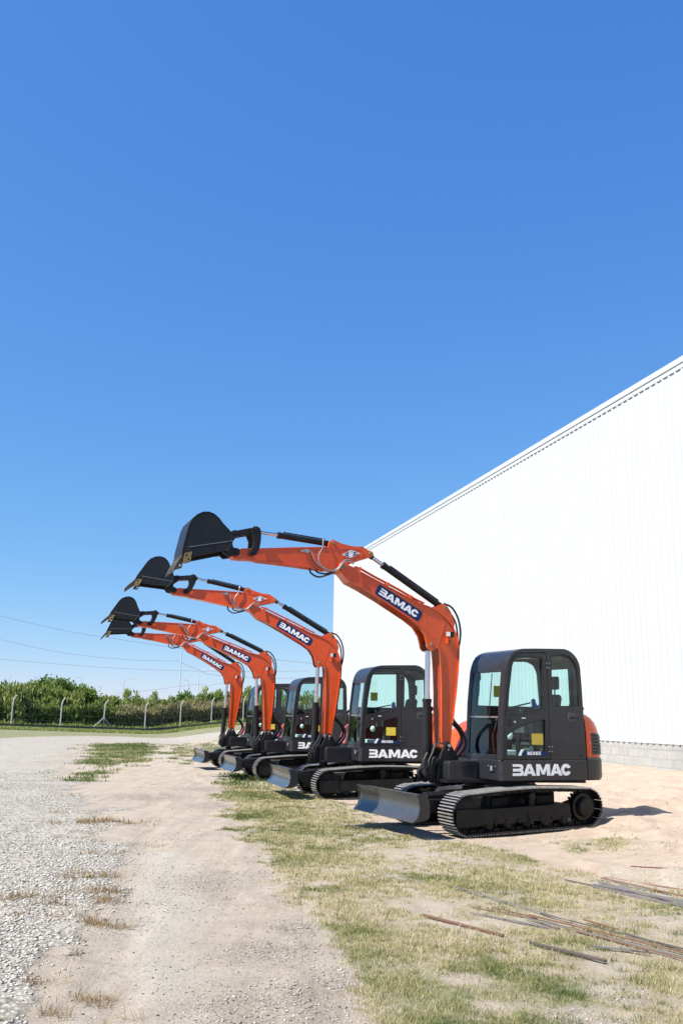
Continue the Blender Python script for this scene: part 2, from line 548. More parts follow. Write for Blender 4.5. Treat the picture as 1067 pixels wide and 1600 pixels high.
STRAWS = [(-2.56, 9.73, .28), (-2.16, 8.93, .22), (-2.1, 8.49, .2), (-1.85, 7.64, .22), (-2.47, 8.32, .2), (-2.42, 7.9, .22), (-1.39, 5.78, .14), (-1.13, 5.4, .12), (-1.61, 5.43, .14), (-2.75, 8.6, .2), (-3.6, 14.3, .55), (-1.77, 6.08, .13), (-2.75, 11.3, .2), (-1.7, 6.75, .12), (-5.1, 18.6, .6), (-2.6, 7.5, .15), (-1.75, 5.35, .12)]

def height(x, y, fine=True):
    d = (WX0 + WK * y - x) * WCOS
    z = .57 * np.clip(1 - d / 7.0, 0, 1.12) ** 1.2
    z = z - .0105 * np.clip(y - 20, 0, 11.5) * sstep(2, 6, d)
    far = np.clip(-.36 + (-12.8 - x) * .034, -.85, .9)
    z = z + (far + .12) * sstep(42, 74, y) * sstep(4, 9, d)
    if fine:
        nr = np.exp(-np.clip(y - 6, 0, 200) / 25)
        z = z + (fbm(x, y, .9, 3, 5) - .5) * .028 * sstep(3, 6, y) * (y < 60)
        z = z + (fbm(x, y, 6.0, 4, 9) - .5) * .020 * nr
        # two wheel ruts worn along the dirt track, tread marks in them
        xc = np.interp(y, [2, 5.4, 8, 11, 15, 20, 25, 32, 40], [-.3, -.62, -1.05, -1.55, -2.3, -3.4, -4.6, -6.2, -8])
        tw = sstep(3, 5, y) * sstep(38, 26, y)
        wv = (fbm(x * 0 + 3, y, .5, 2, 19) - .5) * .5
        for off in (-.62, .78):
            q = x - xc - off - wv
            cut = np.exp(-(q / .17) ** 2)
            sh = np.exp(-((np.abs(q) - .27) / .09) ** 2)
            br = sstep(.35, .6, fbm(x, y, .8, 2, 29))
            z = z + tw * br * (-.014 * cut + .010 * sh * (.3 + 1.4 * fbm(x, y, 7, 2, 37)) + .006 * cut * np.sin(y * 2 * PI / .16 + np.abs(q) * 14))
        # loose sand humps towards the warehouse
        s = sstep(6.6, 5.2, d) * sstep(-1, 1, d) * (y < 60)
        z = z + ((fbm(x, y, 1.6, 4, 21) - .45) * .23 + (fbm(x, y, 6.5, 3, 23) - .5) * .075) * s
        # a low broken bank where the sand begins
        e = np.exp(-((sdist(x, y, SAND) - .25) / .35) ** 2) * (x > 2.9) * (y < 16)
        z = z + e * (.06 + .20 * (fbm(x, y, 3.0, 4, 33) - .3))
    return z

def blobs(x, y, L):
    v = np.zeros(x.shape)
    for b in L:
        ry = b[3] if len(b) > 3 else b[2]
        v = np.maximum(v, np.exp(-((x - b[0]) / b[2]) ** 2 - ((y - b[1]) / ry) ** 2))
    return v

def zones(x, y):
    wob = np.clip(y / 14, .3, 2.5)
    n1 = (fbm(x, y, 1.1, 4, 3) - .5)
    n2 = (fbm(x, y, 3.5, 3, 44) - .5)
    gr = sstep(-.55, .45, (sdist(x, y, GRAVEL) / wob + n1 * 1.7 + n2 * .9))
    gs = sstep(-.15, .2, (sdist(x, y, GRASS) / wob + n1 * .9 + n2 * .5))
    gs = gs * (1 - .70 * np.clip(blobs(x, y, BARE) * 1.3 + n2 * .9, 0, 1))
    p = np.maximum(sstep(-.2, .3, sdist(x, y, PATCH1) / wob + n1 * 1.4), .75 * sstep(-.3, .4, sdist(x, y, PATCH2) / wob + n1 * 5.5 - .6))
    p = np.maximum(p, .6 * sstep(-.1, .3, sdist(x, y, PATCH3) + n1 * 1.0 + n2 * .5))
    d = (WX0 + WK * y - x) * WCOS
    verge = sstep(-.4, .4, -sdist(x, y, GRAVEL) / wob) * sstep(50, 56, y) * (np.maximum(0, -x) > 0)
    verge = verge * sstep(60, 64, y + np.clip(-x - 14, 0, 40) * 1.1)
    sd = sstep(-.4, .6, sdist(x, y, SAND) / wob + n1 * 1.2) * sstep(62, 50, y)
    lush = np.clip(blobs(x, y, LUSH) * 1.1 + n1 * .8, 0, 1)
    lush = np.maximum(lush, .85 * p * sstep(18, 24, y))
    lush = np.maximum(lush, .95 * verge)
    grass = np.clip(np.maximum(np.maximum(gs, p), verge), 0, 1)
    gr = gr * (1 - .8 * p)
    dark = np.clip(blobs(x, y, DARKP) * 1.2 * (.6 + 1.2 * fbm(x, y, 4, 3, 71)) , 0, 1)
    pale = sstep(-.15, .25, sdist(x, y, PALE) + n1 * .5)
    return gr, grass, sd, lush, dark, pale

def ground_mat():
    m, nt, b = new_mat('yard_ground')
    L = nt.links.new
    geo = N(nt, 'ShaderNodeNewGeometry')
    P = geo.outputs['Position']
    a = N(nt, 'ShaderNodeAttribute', attribute_name='zone')
    s = N(nt, 'ShaderNodeSeparateColor')
    L(a.outputs['Color'], s.inputs[0])
    gr, gs, sd = s.outputs[0], s.outputs[1], s.outputs[2]
    a2 = N(nt, 'ShaderNodeAttribute', attribute_name='zone2')
    s2 = N(nt, 'ShaderNodeSeparateColor')
    L(a2.outputs['Color'], s2.inputs[0])
    lush, dark, pale = s2.outputs[0], s2.outputs[1], s2.outputs[2]
    big = noise(nt, P, .7, 6, .6)
    mid = noise(nt, P, 3.3, 8, .65)
    fine = noise(nt, P, 38, 6, .7)
    vfine = noise(nt, P, 140, 4, .7)
    # streaks along the wheel tracks
    mp = N(nt, 'ShaderNodeMapping')
    mp.inputs['Rotation'].default_value = (0, 0, rad(-12))
    mp.inputs['Scale'].default_value = (5.0, .35, 1)
    L(P, mp.inputs[0])
    streak = noise(nt, mp.outputs[0], 1.3, 7, .65)
    dirt = ramp(nt, mid, [(.28, (0.226, 0.186, 0.139)), (.5, (0.336, 0.285, 0.215)), (.72, (0.416, 0.361, 0.281))])
    dirt = mixc(nt, .45, dirt, ramp(nt, streak, [(.32, (0.219, 0.182, 0.146)), (.5, (0.343, 0.292, 0.234)), (.68, (0.416, 0.365, 0.299))]))
    dirt = mixc(nt, math_n(nt, 'MULTIPLY', pale, .65), dirt, ramp(nt, fine, [(.3, (0.307, 0.281, 0.237)), (.7, (0.438, 0.409, 0.358))]))
    crumb = ramp(nt, noise(nt, P, 30, 8, .8), [(.42, (1, 1, 1)), (.55, (0, 0, 0))])
    dirt = mixc(nt, math_n(nt, 'MULTIPLY', math_n(nt, 'MULTIPLY', dark, crumb), .8), dirt, (0.146, 0.117, 0.091))
    # pebbles bedded in the dirt
    vp = N(nt, 'ShaderNodeTexVoronoi', Scale=42.0)
    L(P, vp.inputs['Vector'])
    spot = ramp(nt, vp.outputs['Distance'], [(.10, (1, 1, 1)), (.22, (0, 0, 0))])
    sel = ramp(nt, noise(nt, P, 2.2, 5, .7), [(.48, (0, 0, 0)), (.62, (1, 1, 1))])
    vcol = ramp(nt, N_sep(nt, vp.outputs['Color']), [(0, (0.146, 0.131, 0.110)), (.6, (0.343, 0.314, 0.263)), (1, (0.511, 0.482, 0.423))])
    dirt = mixc(nt, math_n(nt, 'MULTIPLY', spot, sel), dirt, vcol)
    crust = noise(nt, P, 19, 9, .78)
    dirt = mixc(nt, ramp(nt, crust, [(.36, (.62, .62, .62)), (.47, (0, 0, 0))]), dirt, (0.172, 0.139, 0.110))
    dirt = mixc(nt, ramp(nt, crust, [(.56, (0, 0, 0)), (.68, (.5, .5, .5))]), dirt, (0.453, 0.402, 0.336))
    # gravel
    vo = N(nt, 'ShaderNodeTexVoronoi', Scale=26.0)
    L(P, vo.inputs['Vector'])
    gcol = ramp(nt, N_sep(nt, vo.outputs['Color']), [(0, (0.263, 0.248, 0.215)), (.4, (0.423, 0.402, 0.354)), (.8, (0.511, 0.489, 0.434)), (1, (0.569, 0.547, 0.496))])
    gap = ramp(nt, vo.outputs['Distance'], [(.32, (1, 1, 1)), (.66, (0.402, 0.380, 0.343))])
    grav = mixc(nt, 1.0, gcol, gap, 'MULTIPLY')
    grav = mixc(nt, ramp(nt, mid, [(.40, (0, 0, 0)), (.66, (.7, .7, .7))]), grav, ramp(nt, fine, [(.3, (0.343, 0.307, 0.252)), (.7, (0.460, 0.420, 0.358))]))
    # sand
    sand = ramp(nt, mid, [(.28, (0.277, 0.208, 0.150)), (.5, (0.380, 0.299, 0.226)), (.75, (0.460, 0.380, 0.299))])
    sand = mixc(nt, .3, sand, ramp(nt, fine, [(.3, (0.263, 0.197, 0.146)), (.7, (0.438, 0.350, 0.281))]))
    # soil and litter under the grass
    soil = ramp(nt, mid, [(.3, (0.197, 0.161, 0.110)), (.5, (0.299, 0.248, 0.179)), (.7, (0.394, 0.336, 0.263))])
    mg = N(nt, 'ShaderNodeMapping')
    mg.inputs['Scale'].default_value = (1, .5, 1)
    L(P, mg.inputs[0])
    lit = noise(nt, mg.outputs[0], 55, 6, .75)
    soil = mixc(nt, ramp(nt, lit, [(.46, (0, 0, 0)), (.60, (.75, .75, .75))]), soil, (0.365, 0.314, 0.208))
    soil = mixc(nt, ramp(nt, noise(nt, mg.outputs[0], 90, 4, .8), [(.34, (.6, .6, .6)), (.48, (0, 0, 0))]), soil, (0.073, 0.062, 0.036))
    green = ramp(nt, lit, [(.35, (0.080, 0.099, 0.036)), (.6, (0.175, 0.182, 0.080)), (.75, (0.277, 0.256, 0.139))])
    soil = mixc(nt, math_n(nt, 'MULTIPLY', lush, .9), soil, green)
    c = mixc(nt, sd, dirt, sand)
    def edged(mask, k):     # break the soft zone edges up
        t = math_n(nt, 'ADD', mask, math_n(nt, 'MULTIPLY', math_n(nt, 'SUBTRACT', fine, .5), k))
        return ramp(nt, t, [(.35, (0, 0, 0)), (.65, (1, 1, 1))])
    ge, se = edged(gr, 1.0), edged(gs, 1.3)
    c = mixc(nt, ge, c, grav)
    c = mixc(nt, se, c, soil)
    c = mixc(nt, ramp(nt, big, [(.3, (.0, .0, .0)), (.7, (.22, .22, .22))]), c, (0.365, 0.329, 0.285))
    L(c, b.inputs['Base Color'])
    b.inputs['Roughness'].default_value = .95
    b.inputs['Specular IOR Level'].default_value = .15
    h1 = math_n(nt, 'MULTIPLY', math_n(nt, 'SUBTRACT', 1.0, vo.outputs['Distance']), math_n(nt, 'MULTIPLY', ge, .9))
    h2 = math_n(nt, 'MULTIPLY', fine, .8)
    h3 = math_n(nt, 'MULTIPLY', math_n(nt, 'MULTIPLY', spot, sel), .35)
    h = math_n(nt, 'ADD', math_n(nt, 'ADD', h1, h2), math_n(nt, 'ADD', h3, math_n(nt, 'MULTIPLY', vfine, .3)))
    bp = N(nt, 'ShaderNodeBump', Strength=.9, Distance=.026)
    L(h, bp.inputs['Height'])
    L(bp.outputs[0], b.inputs['Normal'])
    return m
def N_sep(nt, colour):
    s = nt.nodes.new('ShaderNodeSeparateColor')
    nt.links.new(colour, s.inputs[0])
    return s.outputs[0]

def make_ground():
    ys = [1.0]
    while ys[-1] < 100:
        ys.append(ys[-1] + max(.045, .0095 * ys[-1]))
    ys += [110, 125, 150, 200, 300, 500, 900, 1600, 3000]
    ys = np.array([-40, -15, -5] + ys)
    xs = [0.0]
    while xs[-1] < 60:
        xs.append(xs[-1] + (.055 if xs[-1] < 5.5 else .055 + (xs[-1] - 5.5) * .05))
    xs += [80, 120, 200, 400, 900, 2500]
    xs = np.array(sorted([-x for x in xs[1:]] + xs))
    X, Y = np.meshgrid(xs, ys)
    Z = height(X, Y)
    gr, gs, sd, lush, dark, pale = zones(X, Y)
    ny, nx = X.shape
    idx = np.arange(nx * ny).reshape(ny, nx)
    q = np.stack([idx[:-1, :-1], idx[:-1, 1:], idx[1:, 1:], idx[1:, :-1]], -1).reshape(-1, 4)
    f = lambda a: (a[:-1, :-1] + a[:-1, 1:] + a[1:, 1:] + a[1:, :-1]).reshape(-1) / 4
    fg, fs, fsd, cx, cy = f(gr), f(gs), f(sd), f(X), f(Y)
    kind = np.zeros(len(q), int)                                  # 0 ground
    kind[(fg > .5) & (cy < 76)] = 1                               # 1 gravel road
    left = sdist(cx, cy, [(-20, 2), (.9, 2), (.42, 5.2), (.16, 6.1), (-.17, 8.1), (-.97, 11.7), (-1.44, 14.3), (-2.43, 19.7), (-2.76, 22.4), (-3.6, 28), (-5, 36), (-7, 56), (-16, 56)]) > 0
    kind[(kind == 0) & left & (fs < .5)] = 2                      # 2 dirt track
    kind[(kind == 0) & (fsd > .5) & (fs < .5)] = 3
    mat = ground_mat()
    co_ = np.stack([X, Y, Z], -1).reshape(-1, 3)
    c1 = np.stack([gr, gs, sd, np.ones_like(gr)], -1).reshape(-1, 4)
    c2 = np.stack([lush, dark, pale, np.ones_like(gr)], -1).reshape(-1, 4)
    for k, nm in enumerate(('ground', 'gravel_road', 'dirt_track', 'sand')):
        fq = q[kind == k]
        used, inv = np.unique(fq.reshape(-1), return_inverse=True)
        o = np_mesh(nm, co_[used], inv.reshape(-1, 4), mat)
        for an, cc in (('zone', c1), ('zone2', c2)):
            at = o.data.attributes.new(an, 'FLOAT_COLOR', 'POINT')
            at.data.foreach_set('color', cc[used].astype(np.float32).reshape(-1))
        o.data.shade_smooth()
        o['kind'] = 'structure'

def np_mesh(name, verts, faces, mat, tone=None, parent=None):
    me = bpy.data.meshes.new(name)
    verts = np.asarray(verts, np.float32)
    faces = np.asarray(faces, np.int32)
    k = faces.shape[1]
    me.vertices.add(len(verts))
    me.vertices.foreach_set('co', verts.reshape(-1))
    me.loops.add(faces.size)
    me.loops.foreach_set('vertex_index', faces.reshape(-1))
    me.polygons.add(len(faces))
    me.polygons.foreach_set('loop_start', np.arange(0, faces.size, k, dtype=np.int32))
    me.update(calc_edges=True)
    if tone is not None:
        at = me.attributes.new('tone', 'FLOAT', 'POINT')
        at.data.foreach_set('value', np.asarray(tone, np.float32))
    me.materials.append(mat)
    o = bpy.data.objects.new(name, me)
    return link(o, parent)

make_ground()

# ---- loose stones, grass and straw (nobody could count them)
def stones(name, n, xr, yr, dens, size, lab, mean=.5):
    x = rng.uniform(*xr, n)
    u = rng.uniform(0, 1, n)
    y = yr[0] * (yr[1] / yr[0]) ** u
    keep = rng.uniform(0, 1, n) < dens(x, y)
    x, y = x[keep], y[keep]
    n = len(x)
    base = np.array([(1, 0, 0), (0, 1, 0), (-1, 0, 0), (0, -1, 0), (.1, .1, .8), (0, -.1, -.6), (.75, .7, .35), (-.7, .7, .3), (-.7, -.75, .35), (.7, -.7, .3)])
    # hull-like stone: ring of eight, top and bottom
    ring = np.array([0, 6, 1, 7, 2, 8, 3, 9])
    v = base[None] * (1 + rng.uniform(-.28, .28, (n, 10, 1)))
    s = size[0] + (size[1] - size[0]) * rng.uniform(0, 1, n) ** 3.0
    v = v * s[:, None, None] * np.stack([rng.uniform(.8, 1.4, n), rng.uniform(.7, 1.1, n), rng.uniform(.5, .9, n)], -1)[:, None, :]
    a = rng.uniform(0, 2 * PI, n)
    ca, sa = np.cos(a)[:, None], np.sin(a)[:, None]
    vx, vy = v[..., 0] * ca - v[..., 1] * sa, v[..., 0] * sa + v[..., 1] * ca
    z = height(x, y)
    V = np.stack([vx + x[:, None], vy + y[:, None], v[..., 2] + (z + s * .12)[:, None]], -1)
    F = []
    for i in range(8):
        F.append((ring[i], ring[(i + 1) % 8], 4))
        F.append((ring[(i + 1) % 8], ring[i], 5))
    F = np.array(F)
    faces = (F[None] + (np.arange(n) * 10)[:, None, None]).reshape(-1, 3)
    tone = np.repeat(np.clip(rng.normal(mean, .25, n), 0, 1), 10)
    o = np_mesh(name, V.reshape(-1, 3), faces, M['stone'], tone)
    tag(o, lab, 'gravel', kind='stuff')

def d_gravel(x, y):
    gr, gs, sd, lush, dark, pale = zones(x, y)
    pn = fbm(x, y, 1.6, 3, 12)
    return np.clip(gr * sstep(.38, .60, pn) * 1.0 + .10 * gr, 0, 1)
def d_dirt(x, y):
    gr, gs, sd, lush, dark, pale = zones(x, y)
    pn = fbm(x, y, 1.3, 4, 61)
    return np.clip((1 - gr) * (1 - gs) * (.05 + .55 * sstep(.56, .70, pn) + .9 * dark + .12 * pale + .35 * sd * sstep(.5, .65, pn) + .35 * sstep(.02, .4, gr)), 0, 1)
stones('loose_gravel', 260000, (-9.5, -1.0), (4.4, 26), d_gravel, (.004, .0175), 'loose pale grey gravel stones spread over the road at left')
stones('small_stones', 260000, (-4.5, 6.5), (4.4, 24), d_dirt, (.0025, .0105), 'small scattered stones lying on the bare dirt track and sand', .30)

def blades(name, n, xr, yr, dens, hgt, wid, mat, lab, cat, tonef, lean=.6, kind='stuff', clump=0):
    x = rng.uniform(*xr, n)
    u = rng.uniform(0, 1, n)
    y = yr[0] * (yr[1] / yr[0]) ** u
    ct = np.zeros(n)
    hs = np.ones(n)
    if clump:
        m = n // clump
        cxs, cys = x[:m], y[:m]
        ok = rng.uniform(0, 1, m) < dens(cxs, cys)
        cxs, cys = cxs[ok], cys[ok]
        m = len(cxs)
        if m == 0:
            return None
        rad_ = rng.uniform(.5, 1.7, m) * (.020 + .010 * np.sqrt(np.maximum(cys, 1) / 6))
        tone_c = rng.normal(0, .20, m)
        hsc = rng.uniform(.5, 1.35, m)
        k = np.repeat(np.arange(m), clump)
        n = len(k)
        x = cxs[k] + rng.normal(0, 1, n) * rad_[k]
        y = cys[k] + rng.normal(0, 1, n) * rad_[k]
        ct, hs = tone_c[k], hsc[k]
    else:
        keep = rng.uniform(0, 1, n) < dens(x, y)
        x, y = x[keep], y[keep]
        n = len(x)
        ct, hs = ct[keep], hs[keep]
    h = hgt[0] + (hgt[1] - hgt[0]) * rng.uniform(0, 1, n) ** 1.4 * hs
    w = wid * (.7 + .6 * rng.uniform(0, 1, n)) * np.clip(y / 7, .8, 4)
    a = rng.uniform(0, 2 * PI, n)
    ln = np.abs(rng.normal(lean, lean * .45, n))
    dx, dy = np.cos(a), np.sin(a)
    b = rng.uniform(0, 2 * PI, n)
    px, py = np.cos(b), np.sin(b)
    z = height(x, y) - .004
    P0 = np.stack([x, y, z], -1)
    D = np.stack([dx, dy, np.zeros(n)], -1)
    S = np.stack([px, py, np.zeros(n)], -1) * w[:, None] * .5
    U = np.array([0, 0, 1.0])
    mid = P0 + D * (h * np.sin(ln * .5) * .5)[:, None] + U * (h * np.cos(ln * .5) * .55)[:, None]
    tip = mid + D * (h * np.sin(ln) * .55)[:, None] + U * (h * np.cos(ln) * .5)[:, None]
    V = np.stack([P0 - S, P0 + S, mid + S * .8, mid - S * .8, tip], 1)
    F = np.array([(0, 1, 2), (0, 2, 3), (3, 2, 4)])
    faces = (F[None] + (np.arange(n) * 5)[:, None, None]).reshape(-1, 3)
    tone = np.repeat(np.clip(tonef(x, y, n) + ct, 0, 1), 5)
    o = np_mesh(name, V.reshape(-1, 3), faces, mat, tone)
    return tag(o, lab, cat, kind=kind)

def d_grass(x, y):
    gr, gs, sd, lush, dark, pale = zones(x, y)
    pn = fbm(x, y, 2.4, 4, 81)
    return np.clip(gs * (.14 + .62 * sstep(.34, .64, pn) + .28 * lush), 0, 1)
BARLINES = [((.75, 8.16), (1.31, 7.46)), ((1.47, 7.25), (1.90, 6.78)), ((1.3, 8.4), (2.65, 6.85)), ((1.19, 9.4), (1.96, 8.01)), ((2.5, 9.9), (3.5, 8.5))]
def d_grass_bars(x, y):
    d = d_grass(x, y)
    m = np.full(x.shape, 1e9)
    for (ax, ay), (bx, by) in BARLINES:
        t = np.clip(((x - ax) * (bx - ax) + (y - ay) * (by - ay)) / ((bx - ax) ** 2 + (by - ay) ** 2), 0, 1)
        m = np.minimum(m, np.hypot(x - ax - t * (bx - ax), y - ay - t * (by - ay)))
    return d * (.45 + .55 * sstep(.05, .30, m))
def t_grass(x, y, n):
    gr, gs, sd, lush, dark, pale = zones(x, y)
    pn = fbm(x, y, 1.3, 3, 91)
    return np.clip(.86 - .30 * lush - .40 * sstep(.44, .72, pn) + rng.normal(0, .15, n), 0, 1)
blades('grass', 2000000, (-2.5, 6.8), (4.6, 22), d_grass_bars, (.010, .052), .0036, M['grassblade'], 'dry yellow green grass growing between the dirt track and excavators', 'grass', t_grass, .85, clump=30)
def d_far(x, y):
    gr, gs, sd, lush, dark, pale = zones(x, y)
    return np.clip(gs * (.3 + sstep(.4, .6, fbm(x, y, 1.1, 3, 82))), 0, 1)
blades('grass_patch', 170000, (-15, -1.5), (21, 58), d_far, (.03, .12), .005, M['grassblade'], 'green grass patch beside the bend of the gravel road', 'grass', lambda x, y, n: np.clip(.28 + (fbm(x, y, .6, 3, 5) - .5) * 1.2 + rng.normal(0, .18, n), 0, 1), .7)
def d_straw(x, y):
    return np.clip(blobs(x, y, [(a, b, c * .9, c * .55) for a, b, c in STRAWS]) * 1.5 * sstep(.42, .66, fbm(x, y, 4.5, 3, 13)), 0, 1)
blades('straw', 220000, (-5, -.9), (5, 18), d_straw, (.03, .11), .004, M['strawblade'], 'brown dead grass tufts lying along the edge of the gravel', 'dry grass', lambda x, y, n: rng.uniform(0, 1, n), 1.25)
TUFTS = [(-2.62, 8.35, .07), (-2.28, 8.3, .06), (-1.86, 5.42, .06), (-1.7, 6.2, .04), (-2.1, 9.9, .08), (-3.2, 12.4, .1), (-4.6, 15.6, .15), (-5.2, 18.5, .2), (-2.3, 12.0, .1), (-1.9, 13.5, .08), (.15, 13, .05), (-1.2, 17.5, .12), (-1.9, 16.6, .1)]
blades('weed_tuft', 60000, (-6, .6), (5, 20), lambda x, y: blobs(x, y, TUFTS), (.02, .09), .004, M['grassblade'], 'small weed tufts scattered on the gravel and the dirt track', 'weeds', lambda x, y, n: np.clip(rng.normal(.45, .22, n), 0, 1), .8)

# ------------------------------------------------------------------ steel bars on the grass
BARS = [((.75, 8.16), (1.31, 7.46), .030, 'bar_rust', 'rust red flat bar, leftmost of the bars lying in the grass'),
 ((1.47, 7.25), (1.90, 6.78), .034, 'bar_dark', 'dark thick bar lying nearest the camera in the grass'),
 ((1.19, 9.46), (1.96, 8.01), .016, 'bar_grey', 'thin grey bar reaching farthest back in the middle bundle'),
 ((1.22, 8.55), (1.71, 8.08), .015, 'bar_rust', 0), ((1.18, 8.27), (1.73, 7.73), .018, 'bar_grey', 0), ((1.39, 8.49), (1.70, 8.06), .014, 'bar_rust', 0),
 ((1.41, 8.04), (1.81, 7.74), .020, 'bar_dark', 0), ((1.60, 8.10), (2.62, 6.79), .020, 'bar_grey', 0), ((1.66, 8.20), (2.66, 6.88), .020, 'bar_rust', 0),
 ((1.68, 8.02), (2.62, 6.68), .018, 'bar_rust', 0), ((1.78, 8.30), (2.70, 7.0), .016, 'bar_dark', 0),
 ((2.09, 8.07), (2.28, 7.74), .020, 'bar_rust', 'short rusty offcut lying just behind the middle bundle of bars'),
 ((2.31, 7.66), (2.72, 6.83), .016, 'bar_dark', 0), ((1.93, 7.19), (2.23, 7.06), .022, 'bar_grey', 'short grey bar lying in front of the middle bundle'),
 ((2.11, 7.14), (2.29, 7.00), .018, 'bar_dark', 0),
 ((2.59, 9.64), (3.40, 8.34), .024, 'bar_grey', 1), ((2.63, 9.71), (3.52, 8.66), .024, 'bar_grey', 1), ((2.81, 10.08), (3.62, 8.68), .020, 'bar_rust', 1),
 ((2.40, 9.96), (3.45, 8.57), .020, 'bar_dark', 1), ((2.72, 9.86), (3.45, 8.30), .022, 'bar_grey', 1), ((2.86, 10.15), (3.80, 9.18), .018, 'bar_rust', 1),
 ((2.89, 9.74), (3.62, 9.05), .022, 'bar_grey', 1), ((2.70, 9.74), (3.50, 8.52), .022, 'bar_grey', 1),
 ((3.27, 10.53), (4.10, 10.34), .024, 'bar_rust', 'rusty bar lying alone on the sand behind the right hand bundle')]
GLAB = ('thin steel bar in the rusty bundle lying in the grass, middle foreground', 'grey steel bar in the flat bundle lying at the right edge')
for i, (a, b, w, mk, lab) in enumerate(BARS):
    w *= .74
    mid = ((a[0] + b[0]) / 2, (a[1] + b[1]) / 2)
    ln = math.hypot(b[0] - a[0], b[1] - a[1])
    mb = MB()
    n = 8
    bow = random.uniform(-.006, .006)
    h0 = w * .16 + (i % 3) * .005
    an = math.atan2(b[1] - a[1], b[0] - a[0])
    za, zb = (float(height(np.array([q[0]]), np.array([q[1]]))[0]) for q in (a, b))
    sec = []
    for k in range(n + 1):
        t = k / n - .5
        wx, wy = mid[0] + math.cos(an) * t * ln, mid[1] + math.sin(an) * t * ln
        z = za + (zb - za) * k / n + h0 + .013
        yb = bow * (1 - 4 * t * t)
        sec.append([(t * ln, yb + sx * w * .5, z + sz * w * .36) for sx, sz in ((-1, -1), (1, -1), (1, 1), (-1, 1))])
    mb.loft(sec)
    o = mb.build('steel_bar', M[mk], None, bevel=.002)
    o.location = (mid[0], mid[1], 0)
    o.rotation_euler = (0, 0, an)
    tag(o, GLAB[lab] if isinstance(lab, int) else lab, 'steel bar', 'steel bars lying on the grass')

# ------------------------------------------------------------------ warehouse
def make_warehouse():
    ax = Vector((WK, 1, 0)).normalized()           # along the front wall, away from the camera
    yS, yE = 2.0, 51.4
    S = Vector((WX0 + WK * yS, yS, 0))
    L = (yE - yS) / ax.y
    root = empty('warehouse', S, math.atan2(ax.y, ax.x))
    tag(root, 'long white corrugated steel warehouse on a low block base, right side', 'warehouse')
    # local x runs along the wall, local -y ... +y: the yard lies at +y
    D, zt, zb = 24.0, 10.05, 1.14
    def ribbed(x0, x1, z0, z1, y, name, flip=1, taper=None):
        p, prof = .253, []
        x = x0
        while x < x1:
            for dx, dy in ((0, 0), (.165, 0), (.184, .028), (.234, .028), (.253, 0)):
                prof.append((min(x + dx, x1), dy * flip))
            x += p
        mb = MB()
        vs, fs = [], []
        for (px, py) in prof:
            vs += [(px, y + py, z0), (px, y + py, z1)]
        for i in range(len(prof) - 1):
            if prof[i + 1][0] - prof[i][0] > 1e-6:
                fs.append((2 * i, 2 * i + 2, 2 * i + 3, 2 * i + 1))
        mb.add(vs, fs)
        return mb
    # front: two lifts of sheet, the upper lapping over the lower
    f = ribbed(0, L, zb, 3.215, 0, 'a')
    f.build('wall_sheet', M['sheet'], root, sharp=20)
    f = ribbed(0, L, 3.2, zt - .10, .003, 'b')
    f.build('wall_sheet', M['sheet'], root, sharp=20)
    MB().box((L / 2, -.16, zt / 2), (L - .02, .30, zt - .2)).build('backing_wall', M['sheet'], root)
    # block base
    pl = MB().box((L / 2, -.11, zb / 2 - .25), (L, .20, zb + .5))
    pl.build('block_base', M['block'], root)
    # eave: gutter face over a flashing strip
    MB().plate([(-.02, zt - .16), (-.02, zt - .035), (.036, zt - .035), (.036, zt - .170), (.0295, zt - .170), (.0295, zt - .16)], [], lambda u, v, w: (w, u, v), -.05, L + .05).build('eave_flashing', M['sheet'], root, bevel=.004)
    gt = MB().plate([(-.10, zt - .045), (.060, zt - .045), (.060, zt + .10), (.045, zt + .10), (.045, zt - .025), (-.10, zt - .025)], [], lambda u, v, w: (w, u, v), -.06, L + .06)
    gt.build('gutter', M['sheet'], root, bevel=.004)
    # corner trim, end walls, back and roof
    MB().box((L + .010, -.05, (zt + zb) / 2), (.03, .17, zt - zb)).build('corner_trim', M['sheet'], root)
    for xe in (.1, L - .1):
        MB().plate([(-D, 0), (-.32, 0), (-.32, zt - .08), (-D / 2, zt + 1.6), (-D, zt - .08)], [], lambda u, v, w: (w, u, v), xe - .08, xe + .08).build('end_wall', M['sheet'], root)
    MB().box((L / 2, -D - .1, zt / 2), (L, .2, zt - .3)).build('back_wall', M['sheet'], root)
    MB().plate([(-.105, zt + .05), (-D / 2, zt + 1.78), (-D - .25, zt + .05), (-D - .25, zt - .03), (-D / 2, zt + 1.68), (-.105, zt - .03)], [], lambda u, v, w: (w, u, v), -.05, L + .05).build('roof', M['sheet'], root)
make_warehouse()

# ------------------------------------------------------------------ excavators
TILT = lambda x: .032 * (1.35 - x)

